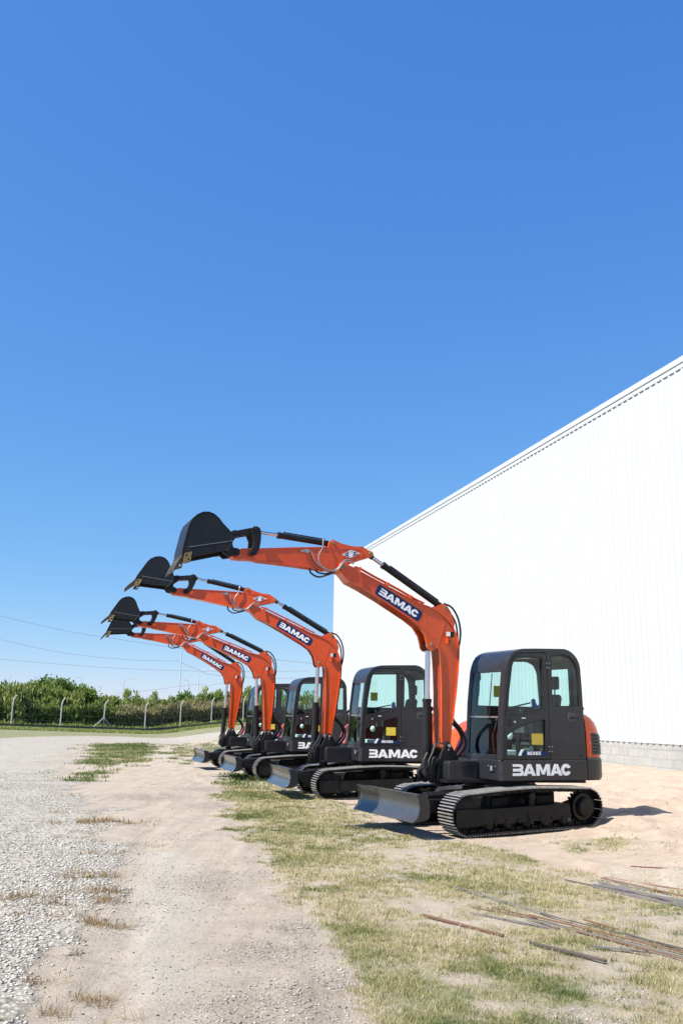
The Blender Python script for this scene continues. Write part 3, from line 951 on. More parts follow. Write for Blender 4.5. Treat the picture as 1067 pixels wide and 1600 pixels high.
def track_path(n):
    pts = []
    for i in range(41):
        pts.append((1.08 - 2.08 * i / 40, .032))
    for i in range(1, 24):
        a = -PI / 2 - PI * i / 24
        pts.append((-1.0 + .262 * math.cos(a), .294 + .262 * math.sin(a)))
    top = [(-1.0, .556), (-.75, .572), (-.5, .585), (-.25, .598), (-.05, .604), (.2, .602), (.5, .594), (.8, .580), (1.08, .566)]
    for i in range(len(top) - 1):
        for k in range(6):
            t = k / 6
            pts.append((top[i][0] * (1 - t) + top[i + 1][0] * t, top[i][1] * (1 - t) + top[i + 1][1] * t))
    for i in range(1, 24):
        a = PI / 2 - PI * i / 24
        pts.append((1.08 + .267 * math.cos(a), .299 + .267 * math.sin(a)))
    P = [Vector(p) for p in pts]
    d = [0]
    for i in range(len(P)):
        d.append(d[-1] + (P[(i + 1) % len(P)] - P[i]).length)
    out = []
    for k in range(n):
        s = d[-1] * k / n
        i = max(j for j in range(len(P)) if d[j] <= s)
        t = (s - d[i]) / (d[i + 1] - d[i])
        a, b = P[i], P[(i + 1) % len(P)]
        out.append((a.lerp(b, t), (b - a).normalized()))
    return out, d[-1]

def make_excavator():
    R = empty('excavator')
    O, K, B_, U = M['orange'], M['char'], M['black'], M['under']
    # ---------------- undercarriage
    NS = 44
    path, per = track_path(NS)
    for s in (1, -1):
        yc = s * .775
        mb = MB()
        pt = per / NS
        for p, t in path:
            q = Matrix(((t.x, 0, t.y), (0, 1, 0), (t.y, 0, -t.x)))      # local x along, z outward
            nrm = Vector((-t.y, t.x))                                   # bottom runs rearward: outward is down
            rot = Matrix(((t.x, 0, nrm.x), (0, 1, 0), (t.y, 0, nrm.y)))
            c = Vector((p.x, yc, p.y))
            mb.box(c, (pt * .93, .40, .014), rot)
            for k in (-.36, 0, .36):
                cc = c + Vector((t.x, 0, t.y)) * (k * pt) + Vector((nrm.x, 0, nrm.y)) * .017
                i0 = len(mb.f)
                mb.box(cc, (.016, .398, .022), rot)
                for i in range(i0, len(mb.f)):
                    mb.slot[i] = 1
            for dy in (-.06, .06):
                cc = c - Vector((nrm.x, 0, nrm.y)) * .028 + Vector((0, dy, 0))
                mb.box(cc, (pt * .8, .022, .045), rot)
        tk = mb.build('crawler_track', M['under'], R, tilt=TILT)
        tk.data.materials.append(M['shoe'])
        fr = MB()
        ys = sorted((s * .93, s * .60))
        fr.plate([(.884, .362), (-.70, .360), (-.72, .16), (-.60, .148), (.884, .150)], [], XZ, ys[0], ys[1])
        yf = sorted((s * .945, s * .60))
        fr.plate([(1.29, .375), (.888, .372), (.888, .135), (1.29, .135)], [], XZ, yf[0], yf[1])
        fr.plate([(-.70, .34), (-.92, .40), (-1.0, .36), (-1.0, .20), (-.72, .17)], [], XZ, *sorted((s * .80, s * .66)))
        for k in range(7):                                              # ribs along the lower edge
            fr.box((.62 - k * .2, s * .935, .17), (.05, .02, .06))
        fr.box((.06, s * .937, .25), (.012, .012, .15))
        fo = fr.build('track_frame', U, R, bevel=.012, tilt=TILT)
        wh = MB()
        wh.tube([(1.08, s * .70, .299), (1.08, s * .72, .299), (1.08, s * .83, .299), (1.08, s * .85, .299)], [.20, .238, .238, .20], 32)
        wh.build('idler', U, fo, tilt=TILT)
        sp = MB()
        pr = []
        for k in range(21):
            for da, r in ((-.35, .205), (-.14, .245), (.14, .245), (.35, .205)):
                a = 2 * PI * (k + da) / 21
                pr.append((-1.0 + r * math.cos(a), .294 + r * math.sin(a)))
        sp.plate(pr, [], XZ, *sorted((s * .755, s * .80)))
        sp.tube([(-1.0, s * .80, .294), (-1.0, s * .86, .294), (-1.0, s * .86, .294), (-1.0, s * .945, .294), (-1.0, s * .955, .294)], [.20, .20, .135, .135, .12], 32)
        sp.build('sprocket', U, fo, tilt=TILT)
        bl = MB()
        bl.plate(arc(-1.0, .294, .186, .186, 0, 354, 60), [arc(-1.0, .294, .158, .158, 0, 354, 60)], XZ, *sorted((s * .855, s * .863)))
        for k in range(16):
            a = 2 * PI * k / 16
            bl.cyl((-1.0 + .172 * math.cos(a), s * .858, .294 + .172 * math.sin(a)), (-1.0 + .172 * math.cos(a), s * .872, .294 + .172 * math.sin(a)), .011, 6)
        bl.build('bolt_ring', M['rust_tip'], fo, tilt=TILT)
        for k in range(5):
            x = .70 - k * .33
            ro = MB()
            ro.tube([(x, s * .66, .13), (x, s * .69, .13), (x, s * .73, .13), (x, s * .82, .13), (x, s * .86, .13), (x, s * .89, .13)], [.06, .085, .07, .07, .085, .055], 20)
            ro.build('roller', U, fo, tilt=TILT)
        ro = MB()
        ro.cyl((-.066, s * .68, .49), (-.066, s * .88, .49), .062, 20)
        ro.box((-.066, s * .80, .40), (.10, .12, .12))
        ro.build('carrier_roller', U, fo, bevel=.008, tilt=TILT)
    cb = MB()
    cb.plate([(-.75, -.5), (-.35, -.62), (.55, -.62), (.85, -.4), (.85, .4), (.55, .62), (-.35, .62), (-.75, .5)], [], XY, .28, .50)
    cb.box((.35, 0, .40), (.30, 1.3, .16))
    cb.box((-.45, 0, .40), (.30, 1.3, .16))
    cb.build('car_body', U, R, bevel=.02, tilt=TILT)
    tt = MB()
    tt.tube([(-.1, 0, .52), (-.1, 0, .60), (-.1, 0, .60), (-.1, 0, .66), (-.1, 0, .66), (-.1, 0, .76)], [.60, .60, .55, .55, .50, .50], 48)
    tt.build('slew_ring', U, R)
    # dozer blade
    bd = MB()
    face = [(1.925, .600), (1.898, .555), (1.878, .49), (1.876, .42), (1.893, .345), (1.925, .295)]
    back = [(1.905, .285), (1.868, .34), (1.852, .42), (1.855, .49), (1.87, .555), (1.882, .598)]
    bd.plate(face + back, [], XZ, -.955, .955)
    bd.box((1.815, 0, .575), (.14, 1.90, .022))
    bd.box((1.80, 0, .40), (.10, 1.90, .16))
    bo = bd.build('dozer_blade', M['blade'], R, bevel=.004)
    ce = MB()
    ce.plate([(1.9285, .301), (1.995, .235), (1.985, .226), (1.905, .285)], [], XZ, -.958, .958)
    ce.build('cutting_edge', M['blade'], bo, bevel=.002)
    for s in (1, -1):
        ep = MB()
        ep.plate(round_poly([(1.935, .606), (1.80, .60), (1.735, .50), (1.735, .29), (1.80, .255), (1.995, .228), (1.905, .325), (1.885, .43), (1.905, .54)], .03, 3), [], XZ, *sorted((s * .955, s * .985)))
        ep.build('end_plate', M['char'], bo, bevel=.003)
        am = MB()
        am.plate([(1.80, .50), (1.80, .30), (.75, .33), (.65, .36), (.65, .46), (.95, .47)], [], XZ, *sorted((s * .40, s * .50)))
        am.build('push_arm', U, bo, bevel=.01)
    cy = MB()
    cy.tube([(.62, .12, .52), (1.35, .12, .50)], .062, 20)
    cy.tube([(1.35, .12, .50), (1.82, .12, .47)], .035, 16)
    cy.box((1.80, .12, .47), (.09, .16, .14))
    cy.build('blade_cylinder', B_, bo, bevel=.006)

    # ---------------- upper body
    lo = MB()
    lo.plate([(.36, .765), (.405, .72), (.415, .25), (.415, -.80), (.36, -.93), (-1.20, -.95), (-1.20, .765)], [], XY, .745, 1.050)
    body = lo.build('body', K, R, bevel=.018)
    bt = MB()
    letters(bt, WORD, (.198, .822), (-1, 0), (0, 1), 1.072 / 6.56, .168, XZ, .764, .768)
    bt.build('lettering', M['white'], body)
    dk = MB()
    dk.plate([(1.02, -.36), (1.02, .26), (.42, .28), (-1.2, .70), (-1.2, -.9), (.42, -.80)], [], XY, .70, .742)
    dk.build('deck_plate', B_, body)
    la = MB()
    la.box((.418, .56, .93), (.014, .10, .11))
    la.build('latch_recess', M['seal'], body)
    la = MB()
    la.box((.428, .55, .92), (.02, .05, .07))
    for yb in (.65, .47):
        MB().cyl((.42, yb, .955), (.432, yb, .955), .010, 8).build('bolt', M['bolt'], body)
    la.build('latch', M['bolt'], body, bevel=.004)
    cw = MB()
    plan = [(-1.204, .765), (-1.32, .760), (-1.44, .735), (-1.545, .675), (-1.62, .585), (-1.675, .45), (-1.71, .27), (-1.72, -.08), (-1.71, -.45), (-1.675, -.63), (-1.62, -.77), (-1.545, -.86), (-1.44, -.92), (-1.32, -.945), (-1.204, -.95)]
    def ring(k, ky, z, pl=plan):
        return [(-1.204 + (x + 1.204) * k, -.09 + (y + .09) * ky, z) for x, y in pl]
    cw.loft([ring(.88, .985, .742), ring(.965, .995, .765), ring(1, 1, .80), ring(1, 1, 1.04), ring(.985, .998, 1.07), ring(.95, .985, 1.085)])
    cw.build('counterweight', K, R)
    ho = MB()
    ho.loft([ring(.955, .985, 1.088), ring(.955, .985, 1.25), ring(.93, .98, 1.40), ring(.86, .97, 1.52), ring(.74, .955, 1.62), ring(.56, .93, 1.69), ring(.32, .90, 1.735), ring(.02, .87, 1.75)])
    hood = ho.build('engine_hood', O, R, sharp=60)
    rh = MB()
    rh.plate(round_poly([(-1.19, 1.055), (.40, 1.055), (.385, 1.12), (.30, 1.33), (.25, 1.42), (.14, 1.51), (-.02, 1.60), (-.3, 1.645), (-1.19, 1.665)], .05, 4), [], XZ, -.93, -.275)
    rh.build('side_hood', O, R, bevel=.03, seg=3)
    # louvre panel on the near rear corner of the hood
    def hoodpt(s, z, off):
        """point on the curved hood side, s = fraction along the near corner"""
        k = np.interp(z, [1.088, 1.25, 1.40, 1.52], [.955, .955, .93, .86])
        ky = np.interp(z, [1.088, 1.25, 1.40, 1.52], [.985, .985, .98, .97])
        i = min(int(s), 4)
        t = s - i
        (x0, y0), (x1, y1) = plan[i], plan[i + 1]
        x, y = x0 + (x1 - x0) * t, y0 + (y1 - y0) * t
        n = Vector((-(y0 - y1) , -(x1 - x0))).normalized()
        n = Vector(((y1 - y0), -(x1 - x0))).normalized()
        return Vector((-1.204 + (x + 1.204) * k + n.x * off, -.09 + (y + .09) * ky + n.y * off, z))
    def curved(z0, z1, s0, s1, o0, o1, mb, n=8):
        rings = []
        for i in range(n + 1):
            s = s0 + (s1 - s0) * i / n
            rings.append([hoodpt(s, z0, o0), hoodpt(s, z1, o0), hoodpt(s, z1, o1), hoodpt(s, z0, o1)])
        mb.loft(rings)
    g0 = MB()
    curved(1.125, 1.455, .95, 4.0, -.01, .008, g0)
    gr_ = g0.build('grille', M['char'], hood)
    g1, g2 = MB(), MB()
    for k in range(6):
        z = 1.155 + k * .050
        curved(z, z + .026, 1.2, 3.8, 0, .011, g1)
        curved(z - .020, z - .004, 1.05, 3.95, 0, .022, g2)
    g1.build('grille_opening', M['seal'], hood)
    g2.build('louvre', M['louvre'], hood)
    for z in (1.13, 1.30, 1.47):
        p = hoodpt(.55, z, 0)
        MB().cyl(p - Vector((0, .01, 0)), p + Vector((0, .006, 0)), .009, 8).build('bolt', M['bolt'], hood)
    # small bracket on the hood behind the cab
    mr = MB()
    mr.bar((-1.22, .52, 1.74), (-1.26, .55, 1.83), .05, .05)
    mr.bar((-1.25, .55, 1.82), (-1.31, .56, 1.85), .06, .07)
    mr.build('exhaust_stub', B_, R, bevel=.008)
    # step box ahead of the cab
    sb = MB()
    sb.plate(round_poly([(.96, .716), (.96, 1.01), (.425, 1.012), (.425, .716)], .055, 4), [], XZ, -.02, .205)
    so_ = sb.build('step_box', K, R, bevel=.010)
    sbp = MB()
    sbp.plate(round_poly([(.885, .735), (.885, .955), (.475, .955), (.475, .735)], .03, 3), [round_poly([(.872, .748), (.872, .942), (.488, .942), (.488, .748)], .03, 3)], XZ, .2045, .209)
    sbp.build('pressed_rim', K, so_)
    # ---------------- swing bracket
    sw = MB()
    for y0, y1 in ((-.30, -.24), (-.02, .035)):
        sw.plate(round_poly([(1.06, .70), (1.045, .98), (.945, 1.20), (.90, 1.285), (.84, 1.29), (.80, 1.235), (.69, 1.05), (.66, .70)], .03, 4), [], XZ, y0, y1)
    sw.plate(round_poly([(1.06, .72), (1.06, .98), (1.16, .96), (1.26, .84), (1.24, .76), (1.12, .66)], .04, 4), [], XZ, -.27, -.20)
    sw.plate(round_poly([(1.06, .72), (1.06, .98), (1.16, .96), (1.26, .84), (1.24, .76), (1.12, .66)], .04, 4), [], XZ, -.06, .0)
    sw.box((.93, -.13, .84), (.26, .22, .26))
    sw.cyl((.93, -.13, .62), (.93, -.13, 1.02), .09, 24)
    sb_ = sw.build('swing_bracket', B_, R, bevel=.008)
    MB().cyl((.857, -.33, 1.229), (.857, .055, 1.229), .040, 24).build('pin', M['black'], sb_)
    MB().cyl((1.155, -.29, .83), (1.155, .02, .83), .032, 20).build('pin', M['black'], sb_)
    for a, b in (((.857, .055, 1.229), .026), ((.862, .034, 1.17), .012)):
        MB().cyl(a, (a[0], a[1] + .012, a[2]), b, 8).build('bolt', M['bolt'], sb_)
    hs = MB()
    hs.tube(smooth_path([(.70, -.20, 1.0), (.60, -.18, 1.12), (.50, -.16, 1.28), (.56, -.15, 1.45), (.70, -.16, 1.60), (.77, -.16, 1.78)]), .022, 8)
    hs.tube(smooth_path([(.72, -.10, 1.0), (.58, -.10, 1.08), (.46, -.11, 1.25), (.53, -.12, 1.46), (.68, -.12, 1.62), (.75, -.12, 1.82)]), .022, 8)
    hs.tube(smooth_path([(1.10, -.02, .74), (1.22, .0, .80), (1.27, -.01, .98), (1.20, -.02, 1.12)]), .018, 8)
    hs.tube(smooth_path([(1.14, .01, .82), (1.20, .02, .98), (1.10, -.02, 1.14), (1.04, -.05, 1.28), (1.035, -.05, 1.42)]), .016, 8)
    hs.tube(smooth_path([(1.02, .02, 1.02), (1.12, .03, 1.05), (1.16, .02, .90)]), .014, 8)
    hs.build('hose', M['rubber'], sb_)
    # ---------------- cab
    side = [(.40, 1.052), (.377, 1.25), (.367, 1.433), (.342, 1.889), (.288, 2.354), (.262, 2.46), (.226, 2.544), (.18, 2.61), (.123, 2.655), (.04, 2.69), (-.051, 2.711), (-.30, 2.724), (-.60, 2.735), (-.823, 2.742), (-.905, 2.726), (-.973, 2.693), (-1.03, 2.65), (-1.076, 2.599), (-1.11, 2.53), (-1.13, 2.455), (-1.146, 2.164), (-1.161, 1.684), (-1.18, 1.052)]
    door = [(.333, 1.066), (.322, 1.38), (.305, 1.706), (.217, 2.357), (.192, 2.46), (.155, 2.547), (.105, 2.605), (.038, 2.637), (-.24, 2.652), (-.475, 2.662), (-.494, 2.383), (-.497, 1.70), (-.499, 1.066)]
    rwin = round_poly([(-.563, 2.636), (-.80, 2.655), (-.93, 2.635), (-1.03, 2.56), (-1.085, 2.43), (-1.106, 2.284), (-1.109, 1.85), (-.556, 1.84)], .03, 4)
    dwin = round_poly([(.279, 1.684), (.239, 2.053), (.172, 2.452), (.13, 2.535), (.06, 2.583), (-.05, 2.592), (-.41, 2.597), (-.415, 1.812), (-.20, 1.775), (.07, 1.70)], .035, 4)
    lwin = round_poly([(.300, 1.106), (.292, 1.411), (.20, 1.47), (.071, 1.53), (-.16, 1.612), (-.435, 1.665), (-.445, 1.106)], .03, 4)
    cb = MB()
    cb.plate(side, [offset_poly(door, .007), rwin], XZ, .70, .76)
    fwin = round_poly([(.20, 1.83), (.13, 2.44), (.05, 2.57), (-.80, 2.60), (-.95, 2.54), (-1.02, 2.40), (-1.06, 1.83)], .05, 4)
    cb.plate(side, [fwin], XZ, -.24, -.185)
    # roof skin and rear wall
    roofp = side[4:20]
    cb.ribbon(roofp, XZ, -.187, .702, .03)
    ceil_ = [(.16, 2.50), (.05, 2.56), (-.3, 2.60), (-.82, 2.62), (-.95, 2.58)]
    cb.ribbon(ceil_, XZ, -.187, .702, -.02)
    rear_w = round_poly([(-.13, 1.87), (.46, 1.87), (.46, 2.46), (-.13, 2.46)], .05, 4)
    cb.plate([(-.187, 1.052), (.702, 1.052), (.702, 2.50), (-.187, 2.50)], [rear_w], lambda u, v, w: (w - .018 * (v - 1.05) / 1.0 * -1.0, u, v), -1.172, -1.142)
    # front frame: corner posts, brow, mid bar and sill, leaning back with the side outline
    def fx(z):
        return float(np.interp(z, [1.052, 1.25, 1.433, 1.889, 2.354, 2.46, 2.544], [.40, .377, .367, .342, .288, .262, .226]))
    def front_strip(y0, y1, z0, z1, d0, d1, mb, n=8):
        rings = []
        for i in range(n + 1):
            z = z0 + (z1 - z0) * i / n
            rings.append([(fx(z) - d0, y0, z), (fx(z) - d0, y1, z), (fx(z) - d1, y1, z), (fx(z) - d1, y0, z)])
        mb.loft(rings)
    front_strip(.635, .702, 1.052, 2.50, .004, .06, cb)
    front_strip(-.187, -.15, 1.052, 2.50, .004, .06, cb)
    front_strip(-.15, .62, 2.452, 2.54, .004, .05, cb)
    front_strip(-.15, .62, 1.052, 1.12, .004, .06, cb)
    cab = cb.build('cab', K, R, bevel=.014, seg=3)
    wp = MB()
    front_strip(-.15, .62, 1.66, 1.685, .008, .03, wp, 2)
    wp.build('window_bar', M['pipe'], cab)
    wp = MB()
    front_strip(-.15, .635, 1.685, 2.46, .018, .023, wp)
    wp.build('windscreen', M['glass'], cab)
    wp = MB()
    front_strip(-.15, .635, 1.12, 1.66, .018, .023, wp)
    wp.build('lower_windscreen', M['glass'], cab)
    gl = MB()
    gl.plate(offset_poly(rwin, .006), [], XZ, .728, .733)
    gl.build('rear_side_window', M['glass'], cab)
    gl = MB()
    gl.plate(offset_poly(fwin, .006), [], XZ, -.214, -.209)
    gl.build('far_side_window', M['glass'], cab)
    gl = MB()
    gl.plate(offset_poly(rear_w, .006), [], lambda u, v, w: (w + .018 * (v - 1.05), u, v), -1.159, -1.154)
    gl.build('rear_window', M['glass'], cab)
    se_ = MB()
    se_.plate(offset_poly(rwin, .004), [offset_poly(rwin, -.016)], XZ, .735, .7585)
    se_.plate(offset_poly(fwin, .004), [offset_poly(fwin, -.02)], XZ, -.205, -.18)
    se_.build('window_seal', M['seal'], cab, bevel=.002)
    wi = MB()
    front_strip(.40, .412, 1.62, 2.33, -.004, .006, wi)
    wi.box((fx(1.6), .43, 1.60), (.03, .08, .05))
    wi.build('wiper', M['seal'], cab)
    gh = MB()
    gh.tube(smooth_path([(fx(2.22) - .05, -.10, 2.22), (fx(2.22) - .05, -.02, 2.22), (fx(2.0) - .06, -.02, 2.0), (fx(2.0) - .06, -.10, 2.0)], 5), .009, 8)
    gh.box((fx(2.28) - .06, -.08, 2.29), (.05, .10, .09))
    gh.build('grab_handle', M['seal'], cab)
    hd = MB()
    hd.plate(round_poly([(-.855, 1.76), (-1.01, 1.76), (-1.01, 1.615), (-.855, 1.615)], .05, 5), [], XZ, .757, .766)
    pl0 = hd.build('panel_latch', M['louvre'], cab, bevel=.003)
    MB().box((-.935, .768, 1.685), (.11, .014, .030)).build('latch_grip', M['seal'], cab, bevel=.003)
    MB().cyl((-1.046, .757, 1.69), (-1.046, .770, 1.69), .018, 14).build('panel_lock', M['seal'], cab, bevel=.003)
    MB().cyl((-1.066, .757, 1.122), (-1.066, .772, 1.122), .020, 14).build('bolt', M['seal'], cab, bevel=.003)
    fl = MB()
    fl.box((-.40, .26, 1.075), (1.5, .86, .04))
    fl.box((-.80, .26, 1.22), (.62, .60, .28))
    fl.build('cab_floor', M['trim'], cab)
    st = MB()
    st.box((-.58, .26, 1.50), (.50, .48, .13))
    st.plate(round_poly([(-.76, 1.54), (-.86, 2.02), (-.93, 2.05), (-.98, 2.0), (-.88, 1.50)], .04, 4), [], XZ, .05, .47)
    st.plate(round_poly([(-.90, 2.12), (-.92, 2.33), (-1.00, 2.33), (-1.00, 2.12)], .04, 4), [], XZ, .13, .39)
    st.cyl((-.95, .20, 2.02), (-.96, .20, 2.14), .012, 8)
    st.cyl((-.95, .32, 2.02), (-.96, .32, 2.14), .012, 8)
    st.build('seat', M['seat'], R, bevel=.03, seg=3)
    cs = MB()
    for y in (.04, .50):
        cs.box((-.42, y - .02, 1.52), (.46, .12, .16))
        cs.box((-.50, y - .02, 1.28), (.30, .10, .38))
        cs.tube([(-.24, y - .02, 1.58), (-.20, y - .02, 1.74)], [.022, .016], 10)
        cs.sphere((-.195, y - .02, 1.77), .036, (1, 1, 1.4))
    MB().box((.14, -.10, 1.30), (.14, .10, .46)).build('monitor', M['seat'], R, bevel=.012)
    cs.box((-.55, .24, 1.30), (.2, .62, .10))
    cs.build('control_console', M['seat'], R, bevel=.012)
    lv = MB()
    for y in (.20, .32):
        lv.tube([(.14, y, 1.10), (.16, y, 1.40), (.08, y, 1.60)], .013, 8)
        lv.sphere((.08, y, 1.62), .03)
    lv.tube([(.18, .60, 1.80), (-.40, .42, 1.90)], .012, 8)
    lv.build('travel_lever', M['seal'], R)
    kb = MB()
    kb.sphere((.02, .45, 1.40), .055, (1, 1, 1.15), 14, 10)
    MB().box((.10, .50, 1.14), (.20, .18, .09)).build('instrument_box', M['knob'], R, bevel=.01)
    kb.build('plastic_bag', M['knob'], R, bevel=.01)
    bw = MB()
    for i in range(5):
        bw.sphere((-.44 + random.uniform(-.05, .05), .50 + random.uniform(-.05, .05), 1.70 + i * .055), .065 - i * .006, (1, .8, 1.2), 9, 6)
    bw.build('blue_wrapping', M['bluewrap'], R)
    pp = MB()
    pp.box((-.20, -.175, 2.08), (.16, .004, .18))
    pp.build('window_sticker', M['yellow'], cab)
    # door
    db = MB()
    db.plate(door, [dwin, lwin], XZ, .708, .757)
    dr = db.build('door', K, R, bevel=.006)
    gl = MB()
    gl.plate(offset_poly(dwin, .006), [], XZ, .728, .733)
    gl.build('door_window', M['glass'], dr)
    gl = MB()
    gl.plate(offset_poly(lwin, .006), [], XZ, .728, .733)
    gl.build('lower_door_window', M['glass'], dr)
    se_ = MB()
    for w in (dwin, lwin):
        se_.plate(offset_poly(w, .004), [offset_poly(w, -.016)], XZ, .735, .7605)
    se_.build('window_seal', M['seal'], dr, bevel=.002)
    dh = MB()
    dh.plate(round_poly([(.275, 1.645), (.20, 1.66), (.185, 1.56), (.215, 1.52), (.275, 1.52)], .02, 4), [], XZ, .755, .762)
    dh.build('door_handle', M['seal'], dr, bevel=.003)
    lk = MB()
    lk.cyl((.135, .756, 1.605), (.135, .766, 1.605), .017, 14)
    MB().box((-.03, .7585, 1.665), (.07, .003, .014)).build('door_label', M['white'], dr)
    lk.build('door_lock', M['bolt'], dr)
    for z in (2.47, 1.21):
        hg = MB()
        hg.box((-.505, .764, z), (.06, .012, .12))
        hg.cyl((-.505, .77, z - .06), (-.505, .77, z + .06), .011, 10)
        i0 = len(hg.f)
        hb = hg
        for dx in (-.022, .026):
            for dz in (-.035, .035):
                hb.cyl((-.505 + dx * 1.1, .768, z + dz), (-.505 + dx * 1.1, .775, z + dz), .008, 8)
        for i in range(i0, len(hg.f)):
            hg.slot[i] = 1
        hg.build('hinge', K, dr).data.materials.append(M['bolt'])
    stk = MB()
    stk.box((-.287, .7345, 1.355), (.21, .002, .165))
    stk.build('sticker', M['yellow'], dr)
    px = MB()
    px.plate([(.045, 1.115), (-.01, 1.192), (-.43, 1.172), (-.45, 1.15), (-.45, 1.115)], [], XZ, .762, .765)
    pl_ = px.build('model_plate', M['blue'], dr)
    pw = MB()
    pw.plate([(.085, 1.115), (.078, 1.145), (.035, 1.205), (-.015, 1.205), (.028, 1.145), (.035, 1.115)], [], XZ, .765, .767)
    letters(pw, MODEL, (-.075, 1.124), (-1, 0), (0, 1), .245 / 4.52, .048, XZ, .765, .767)
    pw.build('lettering', M['white'], dr)

    # ---------------- boom (meshes live in the boom frame)
    boomgrp = []
    top = [(1.881, 3.945), (1.809, 3.942), (1.70, 3.90), (1.541, 3.829), (1.27, 3.715), (.871, 3.55), (.516, 3.399), (.396, 3.372), (.259, 3.326), (.121, 3.243), (.006, 3.148), (-.081, 3.035), (-.145, 2.897), (-.176, 2.736), (-.169, 2.575), (-.148, 2.315), (-.117, 2.057), (-.082, 1.801), (-.048, 1.567), (-.015, 1.277)]
    bot = [(.158, 1.276), (.157, 1.50), (.154, 1.757), (.152, 2.049), (.162, 2.344), (.176, 2.561), (.194, 2.70), (.261, 2.816), (.375, 2.93), (.533, 3.042), (.713, 3.152), (1.193, 3.411), (1.513, 3.568), (1.72, 3.653), (1.86, 3.79)]
    ftop = arc(.057, 1.229, .075, .075, 150, 390, 10)
    bm_ = MB()
    outl = top + [(p[0], p[1]) for p in ftop] + bot + [(1.915, 3.80), (1.93, 3.85)]
    bm_.plate(outl, [], XZ, -.122, .122)
    bm_.ribbon(top[2:19][::-1], XZ, -.142, .142, -.014)
    bm_.ribbon(bot[0:14], XZ, -.142, .142, .014)
    # arm fork plates at the nose
    nose = [(1.55, 3.83), (1.72, 3.90), (1.81, 3.945)] + arc(1.844, 3.884, .062, .062, 90, -60, 8) + [(1.72, 3.655), (1.50, 3.57)]
    for s in (1, -1):
        bm_.plate(nose, [], XZ, *sorted((s * .118, s * .148)))
    lug = [(.74, 3.17), (.535, 3.035), (.44, 2.90), (.40, 2.76)] + arc(.318, 2.764, .085, .10, 0, -150, 8) + [(.19, 2.70), (.26, 2.82), (.375, 2.94), (.533, 3.05)]
    for s in (1, -1):
        bm_.plate(lug, [], XZ, *sorted((s * .095, s * .139)))
    ear = [(.29, 3.33), (.16, 3.40), (.085, 3.425), (.02, 3.405), (-.055, 3.30), (-.12, 3.12), (-.10, 3.02), (.10, 3.22)]
    for s in (1, -1):
        bm_.plate(ear, [], XZ, *sorted((s * .055, s * .085)))
    # welded seam plate across the elbow
    bm_.ribbon([(.47, 3.37), (.40, 3.13), (.345, 2.93)][:2], XZ, -.1235, .1245, .012)
    bm_.ribbon([(.02, 1.80), (.045, 1.74), (-.02, 2.1)][:2], XZ, .120, .126, .015)
    for pth in ([(.475, 3.385), (.385, 3.10)], [(.055, 3.19), (.20, 2.74)], [(1.52, 3.80), (1.50, 3.60)]):
        bm_.ribbon(pth, XZ, -.1265, .1265, .009)
    boom = bm_.build('boom', O, R, bevel=.006)
    boomgrp.append(boom)
    for x, z, r, y in ((1.844, 3.884, .036, .158), (.318, 2.764, .030, .148), (.05, 3.37, .030, .095)):
        MB().cyl((x, -y, z), (x, y, z), r, 20).build('pin', M['gold'], boom, bevel=.004)
    pr = MB()
    for y in (.10, .06):
        tp = [(1.62, y, 3.905), (1.50, y, 3.87), (1.27, y, 3.766), (.871, y, 3.602), (.60, y, 3.475), (.43, y, 3.41)]
        pr.tube(tp, .013, 8)
    for x, z in ((1.55, 3.88), (1.07, 3.675), (.68, 3.50)):
        pr.box((x, .08, z - .005), (.05, .09, .05))
    pr.build('pipe', O, boom, bevel=.002)
    hz = MB()
    hz.tube(smooth_path([(.06, .06, 3.43), (-.08, .06, 3.38), (-.19, .06, 3.22), (-.235, .06, 3.02), (-.225, .06, 2.86), (-.20, .06, 2.74)]), .017, 8)
    hz.tube(smooth_path([(.02, .0, 3.36), (-.08, .02, 3.28), (-.165, .03, 3.14), (-.195, .03, 2.98), (-.20, .03, 2.85)]), .015, 8)
    hz.tube(smooth_path([(-.20, .03, 2.85), (-.20, .03, 2.55), (-.17, .03, 2.2), (-.13, .03, 1.9), (-.06, .0, 1.6), (.0, -.02, 1.42)]), .014, 8)
    hz.build('hose', M['rubber'], boom)
    dc = MB()
    e, nv = Vector((-.886, -.463)), Vector((-.463, .886))
    cen = Vector((.882, 3.382))
    q = lambda a, b: tuple(cen + e * a + nv * b)
    dc.plate(round_poly([q(-.43, -.088), q(.43, -.088), q(.43, .088), q(-.43, .088)], .05, 5), [], XZ, .1225, .1255)
    dco = dc.build('decal', M['blue'], boom)
    dl = MB()
    letters(dl, WORD, q(-.37, -.055), tuple(e), tuple(nv), .74 / 6.56, .112, XZ, .1255, .1275)
    dl.build('lettering', M['white'], boom)
    lm = MB()
    lm.box((.0, .19, 2.93), (.07, .07, .085))
    lm.bar((.035, .15, 2.87), (.035, .15, 2.79), .03, .04)
    lo_ = lm.build('work_lamp', M['black'], boom, bevel=.006)
    lm = MB()
    lm.box((.058, .192, 2.932), (.05, .072, .075))
    lm.build('lens', M['lamp'], boom, bevel=.008)
    lm = MB()
    lm.plate([(.06, 2.88), (-.02, 2.88), (-.02, 2.855), (.035, 2.85), (.035, 2.79), (.06, 2.79)], [], XZ, .124, .17)
    lm.build('lamp_bracket', O, boom)
